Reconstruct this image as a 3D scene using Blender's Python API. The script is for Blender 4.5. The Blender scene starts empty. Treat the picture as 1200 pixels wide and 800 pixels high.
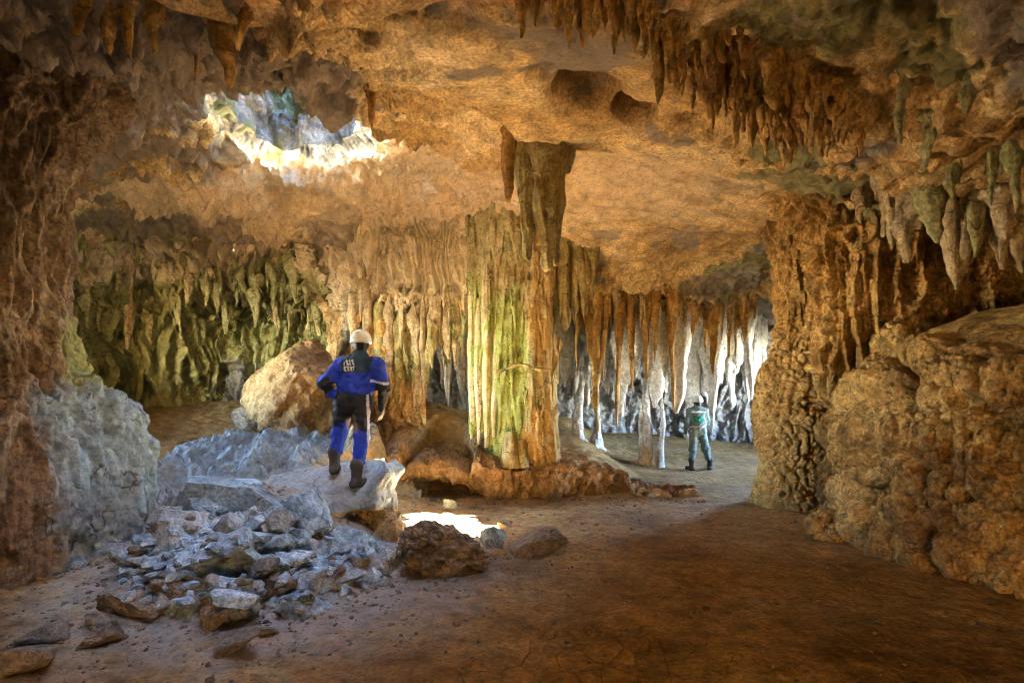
import bpy, bmesh, math, random
import numpy as np
from mathutils import Vector, Matrix, Euler

# ------------------------------------------------------------------ camera
SC = bpy.context.scene
COL = SC.collection
CAM_Z, FPX, CX, HY = 1.8, 700.0, 600.0, 458.0      # photo is 1200 x 800
cam_d = bpy.data.cameras.new('camera'); cam_d.lens = 21.0; cam_d.sensor_width = 36.0
cam_d.shift_y = 58.0 / 1200.0; cam_d.clip_start = 0.05; cam_d.clip_end = 500
cam = bpy.data.objects.new('camera', cam_d); COL.objects.link(cam)
cam.location = (0, 0, CAM_Z); cam.rotation_euler = (math.radians(90), 0, 0)
SC.camera = cam

# ------------------------------------------------------------------ sky, sun, exposure
SUN_DIR = Vector((-0.28, 0.24, 1.0)).normalized()     # towards the sun
SUN_EL = math.asin(SUN_DIR.z)
w = bpy.data.worlds.new('World'); SC.world = w; w.use_nodes = True
nt = w.node_tree; nt.nodes.clear()
sky = nt.nodes.new('ShaderNodeTexSky'); sky.sky_type = 'NISHITA'; sky.sun_disc = False
sky.ozone_density = 1.6; sky.dust_density = 0.2; sky.sun_elevation = SUN_EL; sky.sun_rotation = math.atan2(SUN_DIR.x, SUN_DIR.y)
bg = nt.nodes.new('ShaderNodeBackground'); bg.inputs['Strength'].default_value = 0.15
wo = nt.nodes.new('ShaderNodeOutputWorld')
nt.links.new(sky.outputs[0], bg.inputs[0]); nt.links.new(bg.outputs[0], wo.inputs[0])
sun_d = bpy.data.lights.new('sun', 'SUN'); sun_d.energy = 5.0; sun_d.angle = math.radians(0.5)
sun_d.color = (1.0, 0.88, 0.7)
sun = bpy.data.objects.new('sun', sun_d); COL.objects.link(sun)
sun.rotation_euler = SUN_DIR.to_track_quat('Z', 'Y').to_euler(); sun.location = (-4, 9, 14)
SC.view_settings.view_transform = 'Standard'; SC.view_settings.look = 'None'
SC.view_settings.gamma = 1.0; SC.view_settings.exposure = 7.45
SC.view_settings.use_curve_mapping = False
cy = SC.cycles
SC.render.engine = 'CYCLES'
cy.use_denoising = True; cy.denoiser = 'OPENIMAGEDENOISE'
cy.denoising_input_passes = 'RGB_ALBEDO_NORMAL'
cy.denoising_prefilter = 'ACCURATE'
cy.max_bounces = 5; cy.diffuse_bounces = 4; cy.glossy_bounces = 2; cy.transmission_bounces = 2
cy.use_guiding = False; cy.sample_clamp_indirect = 2.0; cy.caustics_reflective = False; cy.caustics_refractive = False
cy.use_adaptive_sampling = False; cy.filter_width = 1.0
cy.use_light_tree = True


def portal(loc, rot, sx, sy):
    """Guides sampling through an opening of the cave; gives off no light of its own."""
    l = bpy.data.lights.new('opening_portal', 'AREA'); l.shape = 'RECTANGLE'; l.size = sx; l.size_y = sy
    l.cycles.is_portal = True
    o = bpy.data.objects.new('opening_portal', l); COL.objects.link(o); o.location = loc; o.rotation_euler = rot
    return o

# ------------------------------------------------------------------ numeric helpers
rng = np.random.default_rng(7)
_perm = np.random.default_rng(3).permutation(256).astype(np.int32); _perm = np.concatenate([_perm, _perm, _perm])
_g = np.random.default_rng(5).normal(size=(256, 3)); _g /= np.linalg.norm(_g, axis=1)[:, None]
_g = _g.astype(np.float32)


def perlin(p):
    p = np.asarray(p, np.float32); sh = p.shape[:-1]; p = p.reshape(-1, 3)
    i = np.floor(p).astype(np.int32); f = p - i; i &= 255
    u = f * f * f * (f * (f * 6 - 15) + 10)
    r = np.zeros(len(p), np.float32)
    for a in (0, 1):
        wx = u[:, 0] if a else 1 - u[:, 0]
        for b in (0, 1):
            wy = u[:, 1] if b else 1 - u[:, 1]
            for c in (0, 1):
                wz = u[:, 2] if c else 1 - u[:, 2]
                h = _perm[_perm[_perm[(i[:, 0] + a) & 255] + ((i[:, 1] + b) & 255)] + ((i[:, 2] + c) & 255)]
                g = _g[h]
                r += wx * wy * wz * (g[:, 0] * (f[:, 0] - a) + g[:, 1] * (f[:, 1] - b) + g[:, 2] * (f[:, 2] - c))
    return (r * 1.5).reshape(sh)


def fbm(p, o=4, gain=0.5, lac=2.03):
    p = np.asarray(p, np.float32); r = 0; a = 1.0
    for k in range(o):
        r = r + a * perlin(p + k * 17.3); p = p * lac; a *= gain
    return r


def ridged(p, o=4, gain=0.5, lac=2.07):
    p = np.asarray(p, np.float32); r = 0; a = 1.0
    for k in range(o):
        r = r + a * (1 - np.abs(perlin(p + k * 11.7)) * 2); p = p * lac; a *= gain
    return r


_fp = np.random.default_rng(9).random((256, 3)).astype(np.float32)


def worley(p):
    p = np.asarray(p, np.float32); sh = p.shape[:-1]; p = p.reshape(-1, 3)
    i = np.floor(p).astype(np.int32); f = p - i
    f1 = np.full(len(p), 9.0, np.float32); f2 = f1.copy()
    for a in (-1, 0, 1):
        for b in (-1, 0, 1):
            for c in (-1, 0, 1):
                h = _perm[_perm[_perm[(i[:, 0] + a) & 255] + ((i[:, 1] + b) & 255)] + ((i[:, 2] + c) & 255)]
                q = _fp[h]
                d = (q[:, 0] + a - f[:, 0]) ** 2 + (q[:, 1] + b - f[:, 1]) ** 2 + (q[:, 2] + c - f[:, 2]) ** 2
                m = d < f1
                f2 = np.where(m, f1, np.minimum(f2, d)); f1 = np.where(m, d, f1)
    return np.sqrt(f1).reshape(sh), np.sqrt(f2).reshape(sh)


def sstep(a, b, x):
    t = np.clip((x - a) / (b - a), 0, 1); return t * t * (3 - 2 * t)


def tps(pts):
    """thin-plate surface z(x, y) through control points."""
    P = np.array(pts, float); n = len(P); X = P[:, :2]
    d = np.linalg.norm(X[:, None] - X[None], axis=2)
    K = np.where(d > 0, d * d * np.log(d + 1e-9), 0) + np.eye(n) * 0.05
    Q = np.hstack([np.ones((n, 1)), X])
    A = np.block([[K, Q], [Q.T, np.zeros((3, 3))]])
    s = np.linalg.solve(A, np.concatenate([P[:, 2], np.zeros(3)]))

    def f(x, y):
        x = np.asarray(x, float); y = np.asarray(y, float)
        r = s[n] + s[n + 1] * x + s[n + 2] * y
        for k in range(n):
            dd = (x - X[k, 0]) ** 2 + (y - X[k, 1]) ** 2
            r = r + s[k] * 0.5 * dd * np.log(dd + 1e-9)
        return r
    return f


def P(px, py, d):
    return np.array([(px - CX) / FPX * d, d, CAM_Z + (HY - py) / FPX * d])


def normals(G, sign=1):
    du = np.gradient(G, axis=0); dv = np.gradient(G, axis=1)
    n = np.cross(du, dv); n /= np.linalg.norm(n, axis=2)[..., None] + 1e-9
    return n * sign

# ------------------------------------------------------------------ mesh helpers


def link(o, parent=None):
    COL.objects.link(o)
    if parent is not None:
        o.parent = parent
    return o


def np_mesh(name, V, F, mask=None, col=None, smooth=True):
    V = np.ascontiguousarray(V, np.float32); F = np.ascontiguousarray(F, np.int32)
    me = bpy.data.meshes.new(name); k = F.shape[1]
    me.vertices.add(len(V)); me.vertices.foreach_set('co', V.ravel())
    me.loops.add(F.size); me.loops.foreach_set('vertex_index', F.ravel())
    me.polygons.add(len(F)); me.polygons.foreach_set('loop_start', np.arange(0, F.size, k, dtype=np.int32))
    if smooth:
        me.polygons.foreach_set('use_smooth', np.ones(len(F), bool))
    for nm, a in (('mask', mask), ('col', col)):
        if a is not None:
            at = me.color_attributes.new(nm, 'FLOAT_COLOR', 'POINT')
            c = np.ones((len(V), 4), np.float32); c[:, :3] = np.asarray(a, np.float32).reshape(-1, 3)
            at.data.foreach_set('color', c.ravel())
    me.update(calc_edges=True)
    return me


def grid_faces(nu, nv, flip=False):
    a = np.arange(nu * nv).reshape(nu, nv)
    f = np.stack([a[:-1, :-1], a[1:, :-1], a[1:, 1:], a[:-1, 1:]], -1).reshape(-1, 4)
    return f[:, ::-1] if flip else f


def sheet(name, G, mat, parent=None, keep=None, mask=None, flip=False):
    nu, nv, _ = G.shape; F = grid_faces(nu, nv, flip)
    if keep is not None:
        F = F[keep.ravel()[F].all(axis=1)]
    V = G.reshape(-1, 3); m = None if mask is None else mask.reshape(-1, 3)
    if keep is not None:
        used = np.unique(F); mp = np.full(len(V), -1); mp[used] = np.arange(len(used))
        F = mp[F]; V = V[used]; m = None if m is None else m[used]
    me = np_mesh(name, V, F, m); me.materials.append(mat)
    return link(bpy.data.objects.new(name, me), parent)


def tag(o, label=None, cat=None, group=None, kind=None):
    for k, v in (('label', label), ('category', cat), ('group', group), ('kind', kind)):
        if v:
            o[k] = v
    return o


def empty(name, loc=(0, 0, 0)):
    o = bpy.data.objects.new(name, None); COL.objects.link(o); o.location = loc; o.empty_display_size = 0.1
    return o


def surface_nets(f, lo, hi, h):
    lo = np.array(lo, float); hi = np.array(hi, float)
    n = np.ceil((hi - lo) / h).astype(int) + 1
    ax = [lo[k] + h * np.arange(n[k]) for k in range(3)]
    # coarse pass first, exact values only near the surface
    q = 4; nq = (n - 1 + q - 1) // q + 1
    ac = [lo[k] + h * q * np.arange(nq[k]) for k in range(3)]
    S = f(np.stack(np.meshgrid(*ac, indexing='ij'), -1).reshape(-1, 3)).reshape(nq)
    for k in range(3):
        t = np.arange(n[k]) / q; i0 = np.minimum(t.astype(int), nq[k] - 2); fr = t - i0
        shp = [1, 1, 1]; shp[k] = -1; fr = fr.reshape(shp)
        S = np.take(S, i0, axis=k) * (1 - fr) + np.take(S, i0 + 1, axis=k) * fr
    near = np.argwhere(np.abs(S) < 4.5 * h)
    S[tuple(near.T)] = f(lo + h * near)
    ins = S < 0
    cells = np.zeros(n - 1, int); acc = np.zeros(tuple(n - 1) + (3,)); cnt = np.zeros(n - 1)
    nc = n - 1
    for axn in range(3):
        o1, o2 = [k for k in range(3) if k != axn]
        for a in (0, 1):
            for b in (0, 1):
                sl0 = [None] * 3; sl1 = [None] * 3
                sl0[axn] = slice(0, nc[axn]); sl1[axn] = slice(1, nc[axn] + 1)
                sl0[o1] = sl1[o1] = slice(a, nc[o1] + a); sl0[o2] = sl1[o2] = slice(b, nc[o2] + b)
                s0 = S[tuple(sl0)]; s1 = S[tuple(sl1)]
                m = (s0 < 0) != (s1 < 0)
                t = np.where(m, s0 / np.where(m, s0 - s1, 1), 0)
                c = np.zeros(m.shape + (3,)); c[..., axn] = t; c[..., o1] = a; c[..., o2] = b
                acc += c * m[..., None]; cnt += m
    act = cnt > 0
    idx = np.full(nc, -1); idx[act] = np.arange(act.sum())
    ijk = np.argwhere(act)
    V = lo + h * (ijk + acc[act] / cnt[act][:, None])
    Fs = []
    for axn in range(3):
        o1, o2 = [(1, 2), (2, 0), (0, 1)][axn]
        sl0 = [slice(1, nc[k]) for k in range(3)]; sl1 = list(sl0)
        sl0[axn] = slice(0, nc[axn]); sl1[axn] = slice(1, nc[axn] + 1)
        s0 = ins[tuple(sl0)]; s1 = ins[tuple(sl1)]
        for want, flip in ((s0 & ~s1, False), (~s0 & s1, True)):
            e = np.argwhere(want)
            if not len(e):
                continue
            off = np.ones(3, int); off[axn] = 0; e = e + off
            d1 = np.zeros(3, int); d1[o1] = 1; d2 = np.zeros(3, int); d2[o2] = 1
            q = [e - d1 - d2, e - d2, e, e - d1]
            fa = np.stack([idx[tuple(x.T)] for x in q], -1)
            Fs.append(fa[:, ::-1] if flip else fa)
    F = np.concatenate(Fs); F = F[(F >= 0).all(axis=1)]
    return V, F


def capsule(p, a, b, ra, rb):
    a = np.array(a, float); b = np.array(b, float); ab = b - a
    t = np.clip(((p - a) @ ab) / (ab @ ab + 1e-12), 0, 1)
    return np.linalg.norm(p - a - t[:, None] * ab, axis=1) - (ra + (rb - ra) * t)


def ellipsoid(p, c, r):
    r = np.array(r, float); q = (p - np.array(c, float)) / r
    k = np.linalg.norm(q, axis=1)
    return (k - 1) * min(r) * np.where(k < 1, 1, 1) * 1.0


def smin(a, b, k):
    h = np.clip(0.5 + 0.5 * (b - a) / k, 0, 1)
    return b * (1 - h) + a * h - k * h * (1 - h)


ORD = ['first', 'second', 'third', 'fourth', 'fifth', 'sixth', 'seventh', 'eighth', 'ninth', 'tenth', 'eleventh', 'twelfth', 'thirteenth',
       'fourteenth', 'fifteenth', 'sixteenth', 'seventeenth', 'eighteenth', 'nineteenth']


def ordinal(i):
    if i < 19:
        return ORD[i]
    tens = {2: 'twent', 3: 'thirt', 4: 'fort', 5: 'fift', 6: 'sixt', 7: 'sevent'}[(i + 1) // 10]
    u = (i + 1) % 10
    return tens + 'ieth' if u == 0 else tens + 'y-' + ORD[u - 1]

# ------------------------------------------------------------------ materials


def rock_mat(name, ramp, scale=0.8, streak=0.0, bump=0.5, cell=0.0, cell_scale=9.0, green=(0.11, 0.12, 0.045), grey=(0.2, 0.18, 0.17),
             pale=(0.62, 0.5, 0.36), rough=0.85, fine=22.0, vary=0.0, fissure=0.75, crack=0.0, spot=0.35, streak_col=(0.16, 0.08, 0.03)):
    m = bpy.data.materials.new(name); m.use_nodes = True; nt = m.node_tree; N = nt.nodes; L = nt.links
    b = N['Principled BSDF']; b.inputs['Specular IOR Level'].default_value = 0.25

    def node(t, **k):
        n = N.new(t)
        for a, v in k.items():
            setattr(n, a, v)
        return n

    def noise(sc, det=8, vec=None, rough_=0.6, dist=0.0):
        n = node('ShaderNodeTexNoise'); n.inputs['Scale'].default_value = sc; n.inputs['Detail'].default_value = det
        n.inputs['Roughness'].default_value = rough_; n.inputs['Distortion'].default_value = dist
        L.new(vec if vec is not None else pos, n.inputs['Vector']); return n.outputs['Fac']

    def ramp_(fac, stops):
        r = node('ShaderNodeValToRGB'); e = r.color_ramp.elements
        while len(e) < len(stops):
            e.new(0.5)
        for k, (p_, c) in enumerate(stops):
            e[k].position = p_; e[k].color = (*c, 1) if len(c) == 3 else c
        L.new(fac, r.inputs[0]); return r.outputs[0]

    def mix(fac, a, c, blend='MIX'):
        x = node('ShaderNodeMix'); x.data_type = 'RGBA'; x.blend_type = blend; x.clamp_factor = True
        if hasattr(fac, 'is_output'):
            L.new(fac, x.inputs[0])
        else:
            x.inputs[0].default_value = fac
        for s, v in ((6, a), (7, c)):
            if hasattr(v, 'is_output'):
                L.new(v, x.inputs[s])
            else:
                x.inputs[s].default_value = (*v, 1)
        return x.outputs[2]

    def math_(op, a, c=None, clamp=False):
        x = node('ShaderNodeMath'); x.operation = op; x.use_clamp = clamp
        for s, v in ((0, a), (1, c)):
            if v is None:
                continue
            if hasattr(v, 'is_output'):
                L.new(v, x.inputs[s])
            else:
                x.inputs[s].default_value = v
        return x.outputs[0]

    pos = node('ShaderNodeNewGeometry').outputs['Position']
    base = ramp_(noise(scale, 5, rough_=0.62, dist=0.4), ramp)
    mid = noise(scale * 6.5, 4, rough_=0.65)
    base = mix(0.75, base, ramp_(mid, [(0.3, (0.3, 0.28, 0.26)), (0.5, (0.85, 0.84, 0.83)), (0.7, (1.35, 1.33, 1.3))]), 'MULTIPLY')
    fin = noise(fine * 1.3, 3, rough_=0.7)
    base = mix(0.7, base, ramp_(fin, [(0.3, (0.42, 0.4, 0.38)), (0.5, (0.95, 0.95, 0.95)), (0.7, (1.35, 1.35, 1.35))]), 'MULTIPLY')
    if streak:
        mp = node('ShaderNodeMapping'); mp.inputs['Scale'].default_value = (3.6, 3.6, 0.28); L.new(pos, mp.inputs[0])
        st = noise(1.6, 3, mp.outputs[0], 0.6)
        f = ramp_(st, [(0.46, (0, 0, 0)), (0.66, (1, 1, 1))])
        base = mix(math_('MULTIPLY', f, streak), base, streak_col)
        mp2 = node('ShaderNodeMapping'); mp2.inputs['Scale'].default_value = (7, 7, 0.5); mp2.inputs['Location'].default_value = (4, 1, 2); L.new(pos, mp2.inputs[0])
        f2 = ramp_(noise(1.5, 2, mp2.outputs[0]), [(0.5, (0, 0, 0)), (0.72, (1, 1, 1))])
        base = mix(math_('MULTIPLY', f2, streak * 0.6), base, pale)
    at = node('ShaderNodeAttribute'); at.attribute_name = 'mask'
    sep = node('ShaderNodeSeparateColor'); L.new(at.outputs['Color'], sep.inputs[0])
    brk = noise(2.7, 3, rough_=0.7)
    for ch, c, sc in ((0, green, 0.9), (1, grey, 0.9), (2, pale, 0.9)):
        f = math_('MULTIPLY', math_('SUBTRACT', math_('ADD', sep.outputs[ch], brk), 0.62), 3.2, True)
        f = math_('MULTIPLY', f, math_('MINIMUM', math_('MULTIPLY', sep.outputs[ch], 3.0), sc))
        cc = mix(0.6, c, ramp_(mid, [(0.3, (0.45, 0.45, 0.45)), (0.55, (1, 1, 1)), (0.8, (1.35, 1.3, 1.25))]), 'MULTIPLY')
        base = mix(f, base, cc)
    if vary:
        oi = node('ShaderNodeObjectInfo')
        base = mix(math_('MULTIPLY', ramp_(oi.outputs['Random'], [(0.55, (0, 0, 0)), (0.95, (1, 1, 1))]), vary), base, (0.34, 0.25, 0.16))
        base = mix(vary, base, ramp_(math_('FRACT', math_('MULTIPLY', oi.outputs['Random'], 7.3)), [(0.0, (0.6, 0.6, 0.6)), (1.0, (1.5, 1.5, 1.5))]), 'MULTIPLY')
    # hairline fissures and dissolution pits, in colour and relief
    wn = node('ShaderNodeTexNoise'); wn.inputs['Scale'].default_value = 1.9; wn.inputs['Detail'].default_value = 3; L.new(pos, wn.inputs['Vector'])
    wx = node('ShaderNodeVectorMath'); wx.operation = 'MULTIPLY_ADD'; L.new(wn.outputs['Color'], wx.inputs[0]); wx.inputs[1].default_value = (0.9, 0.9, 0.9); L.new(pos, wx.inputs[2])
    ve = node('ShaderNodeTexVoronoi'); ve.feature = 'DISTANCE_TO_EDGE'; ve.inputs['Scale'].default_value = 1.5; L.new(wx.outputs[0], ve.inputs['Vector'])
    fl = node('ShaderNodeMapRange'); fl.inputs[1].default_value = 0.004; fl.inputs[2].default_value = 0.02; fl.inputs[3].default_value = 1; fl.inputs[4].default_value = 0; L.new(ve.outputs['Distance'], fl.inputs[0])
    fis = math_('MULTIPLY', fl.outputs[0], ramp_(brk, [(0.48, (0, 0, 0)), (0.58, (1, 1, 1))]))
    vp = node('ShaderNodeTexVoronoi'); vp.inputs['Scale'].default_value = 15; L.new(pos, vp.inputs['Vector'])
    pl = node('ShaderNodeMapRange'); pl.inputs[1].default_value = 0.14; pl.inputs[2].default_value = 0.26; pl.inputs[3].default_value = 1; pl.inputs[4].default_value = 0; L.new(vp.outputs['Distance'], pl.inputs[0])
    pit = math_('MULTIPLY', pl.outputs[0], ramp_(mid, [(0.5, (0, 0, 0)), (0.6, (1, 1, 1))]))
    dark = math_('MULTIPLY', math_('MAXIMUM', fis, math_('MULTIPLY', pit, 0.7)), fissure)
    base = mix(dark, base, (0.06, 0.035, 0.018))
    # dark mineral specks
    sp = noise(fine * 0.9, 2, rough_=0.75)
    base = mix(math_('MULTIPLY', ramp_(sp, [(0.52, (0, 0, 0)), (0.7, (1, 1, 1))]), spot), base, (0.07, 0.045, 0.03))
    L.new(base, b.inputs['Base Color'])
    rr = node('ShaderNodeMapRange'); rr.inputs[3].default_value = rough - 0.2; rr.inputs[4].default_value = min(1, rough + 0.12); L.new(mid, rr.inputs[0])
    L.new(rr.outputs[0], b.inputs['Roughness'])
    h = math_('MULTIPLY', noise(fine * 0.3, 6, rough_=0.68), 1.3)
    if cell:
        v = node('ShaderNodeTexVoronoi'); v.feature = 'SMOOTH_F1'; v.inputs['Scale'].default_value = cell_scale
        if 'Smoothness' in v.inputs:
            v.inputs['Smoothness'].default_value = 0.3
        L.new(pos, v.inputs['Vector'])
        h = math_('SUBTRACT', h, math_('MULTIPLY', v.outputs['Distance'], cell))
    if crack:
        wv = node('ShaderNodeTexNoise'); wv.inputs['Scale'].default_value = 2.5; L.new(pos, wv.inputs['Vector'])
        wm = node('ShaderNodeMix'); wm.data_type = 'RGBA'; wm.inputs[0].default_value = 0.035; L.new(pos, wm.inputs[6]); L.new(wv.outputs['Color'], wm.inputs[7])
        v = node('ShaderNodeTexVoronoi'); v.feature = 'DISTANCE_TO_EDGE'; v.inputs['Scale'].default_value = 5.0
        L.new(wm.outputs[2], v.inputs['Vector'])
        ed = node('ShaderNodeMapRange'); ed.inputs[1].default_value = 0.0; ed.inputs[2].default_value = 0.03; ed.inputs[3].default_value = -1; ed.inputs[4].default_value = 0
        L.new(v.outputs['Distance'], ed.inputs[0])
        at2 = node('ShaderNodeAttribute'); at2.attribute_name = 'col'
        s2 = node('ShaderNodeSeparateColor'); L.new(at2.outputs['Color'], s2.inputs[0])
        h = math_('ADD', h, math_('MULTIPLY', math_('MULTIPLY', ed.outputs[0], s2.outputs[0]), crack))
    bp = node('ShaderNodeBump'); bp.inputs['Strength'].default_value = min(1.0, bump * 1.5); bp.inputs['Distance'].default_value = 0.075
    L.new(h, bp.inputs['Height']); L.new(bp.outputs[0], b.inputs['Normal'])
    return m


def col_mat(name, rough=0.7, bump=0.15, scale=40, spec=0.3):
    m = bpy.data.materials.new(name); m.use_nodes = True; nt = m.node_tree; N = nt.nodes; L = nt.links; b = N['Principled BSDF']
    a = N.new('ShaderNodeAttribute'); a.attribute_name = 'col'
    g = N.new('ShaderNodeNewGeometry')
    n = N.new('ShaderNodeTexNoise'); n.inputs['Scale'].default_value = scale; n.inputs['Detail'].default_value = 6; L.new(g.outputs['Position'], n.inputs['Vector'])
    r = N.new('ShaderNodeMapRange'); r.inputs[3].default_value = 0.78; r.inputs[4].default_value = 1.2; L.new(n.outputs['Fac'], r.inputs[0])
    x = N.new('ShaderNodeMix'); x.data_type = 'RGBA'; x.blend_type = 'MULTIPLY'; x.inputs[0].default_value = 1
    L.new(a.outputs['Color'], x.inputs[6]); L.new(r.outputs[0], x.inputs[7]); L.new(x.outputs[2], b.inputs['Base Color'])
    b.inputs['Roughness'].default_value = rough; b.inputs['Specular IOR Level'].default_value = spec
    bp = N.new('ShaderNodeBump'); bp.inputs['Strength'].default_value = bump; bp.inputs['Distance'].default_value = 0.02; L.new(n.outputs['Fac'], bp.inputs['Height'])
    L.new(bp.outputs[0], b.inputs['Normal'])
    return m


TAN = [(0.3, (0.2, 0.11, 0.04)), (0.43, (0.5, 0.325, 0.13)), (0.54, (0.7, 0.51, 0.25)), (0.68, (0.82, 0.68, 0.44))]
M_CEIL = rock_mat('ceiling_limestone', TAN, 0.55, bump=0.6, fissure=0.4, pale=(0.7, 0.55, 0.38), grey=(0.24, 0.205, 0.175), green=(0.21, 0.21, 0.1))
M_WALL = rock_mat('wall_limestone', TAN, 0.8, streak=0.55, bump=0.6, green=(0.3, 0.31, 0.125), pale=(0.7, 0.58, 0.4))
M_FLOW = rock_mat('flowstone', [(0.3, (0.09, 0.056, 0.032)), (0.5, (0.21, 0.145, 0.088)), (0.72, (0.34, 0.26, 0.17))], 1.1, streak=0.4, bump=0.7, cell=0.8, cell_scale=11, grey=(0.25, 0.32, 0.36), green=(0.25, 0.26, 0.1))
M_POP = rock_mat('cave_popcorn', [(0.3, (0.18, 0.09, 0.024)), (0.5, (0.42, 0.25, 0.075)), (0.72, (0.6, 0.4, 0.15))], 1.1, bump=0.5, cell=0.25, cell_scale=13, spot=0.25)
M_COLUMN = rock_mat('column_calcite', [(0.3, (0.2, 0.165, 0.06)), (0.5, (0.35, 0.31, 0.125)), (0.72, (0.5, 0.45, 0.22))], 1.2, streak=0.5, bump=0.5, green=(0.29, 0.34, 0.085), pale=(0.66, 0.57, 0.36), grey=(0.46, 0.3, 0.1), streak_col=(0.3, 0.15, 0.04))
M_BROWN = rock_mat('brown_stalactite', [(0.3, (0.24, 0.115, 0.028)), (0.5, (0.52, 0.31, 0.09)), (0.72, (0.7, 0.5, 0.2))], 1.5, streak=0.4, bump=0.5, cell=0.3)
M_CREAM = rock_mat('cream_stalactite', [(0.3, (0.34, 0.24, 0.12)), (0.5, (0.52, 0.41, 0.24)), (0.75, (0.66, 0.56, 0.38))], 1.5, streak=0.4, bump=0.5)
M_GREEN = rock_mat('algae_stalactite', [(0.3, (0.17, 0.18, 0.07)), (0.5, (0.34, 0.34, 0.15)), (0.72, (0.54, 0.5, 0.3))], 1.7, streak=0.4, bump=0.6)
M_WHITE = rock_mat('white_calcite', fissure=0.2, ramp=[(0.3, (0.5, 0.47, 0.45)), (0.5, (0.74, 0.73, 0.72)), (0.75, (0.82, 0.82, 0.82))], scale=1.6, streak=0.35, bump=0.4, spot=0.1, streak_col=(0.42, 0.34, 0.28), pale=(0.85, 0.85, 0.85))
M_GREY = rock_mat('rubble_rock', [(0.3, (0.15, 0.2, 0.22)), (0.5, (0.35, 0.45, 0.49)), (0.72, (0.56, 0.68, 0.72))], 2.0, bump=0.8, spot=0.3, vary=0.55, grey=(0.4, 0.4, 0.4), green=(0.3, 0.32, 0.2))
M_EARTHROCK = rock_mat('brown_rock', [(0.3, (0.11, 0.078, 0.05)), (0.5, (0.235, 0.18, 0.12)), (0.72, (0.38, 0.31, 0.22))], 2.0, bump=0.8, spot=0.35)
M_FLOOR = rock_mat('packed_earth', [(0.3, (0.16, 0.09, 0.03)), (0.5, (0.34, 0.205, 0.072)), (0.72, (0.47, 0.32, 0.13))], 0.9, bump=0.6, spot=0.4, fissure=0.35, fine=20, crack=1.3, grey=(0.31, 0.265, 0.21), pale=(0.42, 0.27, 0.12), green=(0.3, 0.19, 0.07))
M_SHAFT = rock_mat('shaft_limestone', [(0.38, (0.025, 0.03, 0.028)), (0.5, (0.09, 0.105, 0.11)), (0.64, (0.25, 0.28, 0.3))], 1.6, streak=0.6, bump=0.7, green=(0.05, 0.07, 0.025), pale=(0.2, 0.21, 0.2), streak_col=(0.04, 0.045, 0.025))

# ------------------------------------------------------------------ cave floor
F0 = tps([(-8, -9, 0), (8, -9, 0), (0, -9, 0), (-8, 0, .1), (8, 0, 0), (-4, 3.5, 0.02), (0, 3, 0), (4, 3, 0), (-4.2, 5, 0.02), (0, 6, 0), (3, 6, 0), (6, 6, 0.0), (0, 9, -0.02),
          (-1.2, 8.4, -0.03), (1.5, 9, 0), (3, 9, 0), (6, 10, 0), (3, 12, 0.02), (5, 12, 0), (3.3, 14, -0.06), (1.6, 12.4, 0.2), (1, 14, 0.35), (1.5, 17, 0.5), (4, 17.5, 0.42), (7, 15, 0.1),
          (-2, 11.2, 0.2), (-1, 12.3, 0.8), (-3, 12.2, 1.05), (-5, 11, 0.9), (-7, 13, 1.5), (-4, 13.2, 1.55), (-9, 12, 1.5), (0.3, 11.4, 0.05), (-3.3, 9.5, 0.55), (-5, 8.4, 0.45), (-8, 8, .8), (-0.5, 15, .5), (-4, 19, 1), (9, 19, .5)])


def floor_z(x, y):
    x = np.asarray(x, float); y = np.asarray(y, float)
    z = np.where(y < -7, 0.55 * np.clip(-7 - y, 0, 30), 0) + F0(x, np.maximum(y, -9))  # earth bank added behind the camera to bounce warm sunlight inside
    jump = 0.44 * sstep(-2.6, -2.1, x) * (1 - sstep(1.4, 2.7, x))
    uc = np.exp(-(((x + 1.3) / 0.62) ** 4)); z = z + jump * sstep(10.62, 10.9, y - 1.5 * uc) - 0.1 * uc * np.exp(-((y - 10.9) / 0.5) ** 2)
    # rubble mound
    z = z + 0.62 * np.exp(-(((x + 2.55) / 0.95) ** 2 + ((y - 6.75) / 0.95) ** 2) ** 1.2)
    z = z + 0.22 * np.exp(-(((x + 2.9) / 1.0) ** 2 + ((y - 5.6) / 0.8) ** 2))
    z = z + 0.035 * fbm(np.stack([x * 0.8, y * 0.8, x * 0], -1), 3) + 0.012 * fbm(np.stack([x * 3.1, y * 3.1, x * 0 + 4], -1), 3)
    # low path ridge in front of the gallery
    z = z + 0.05 * np.exp(-((y - (13.0 - 0.35 * (x - 2.5))) / 0.25) ** 2) * sstep(0.8, 1.5, x)
    return z


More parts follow.
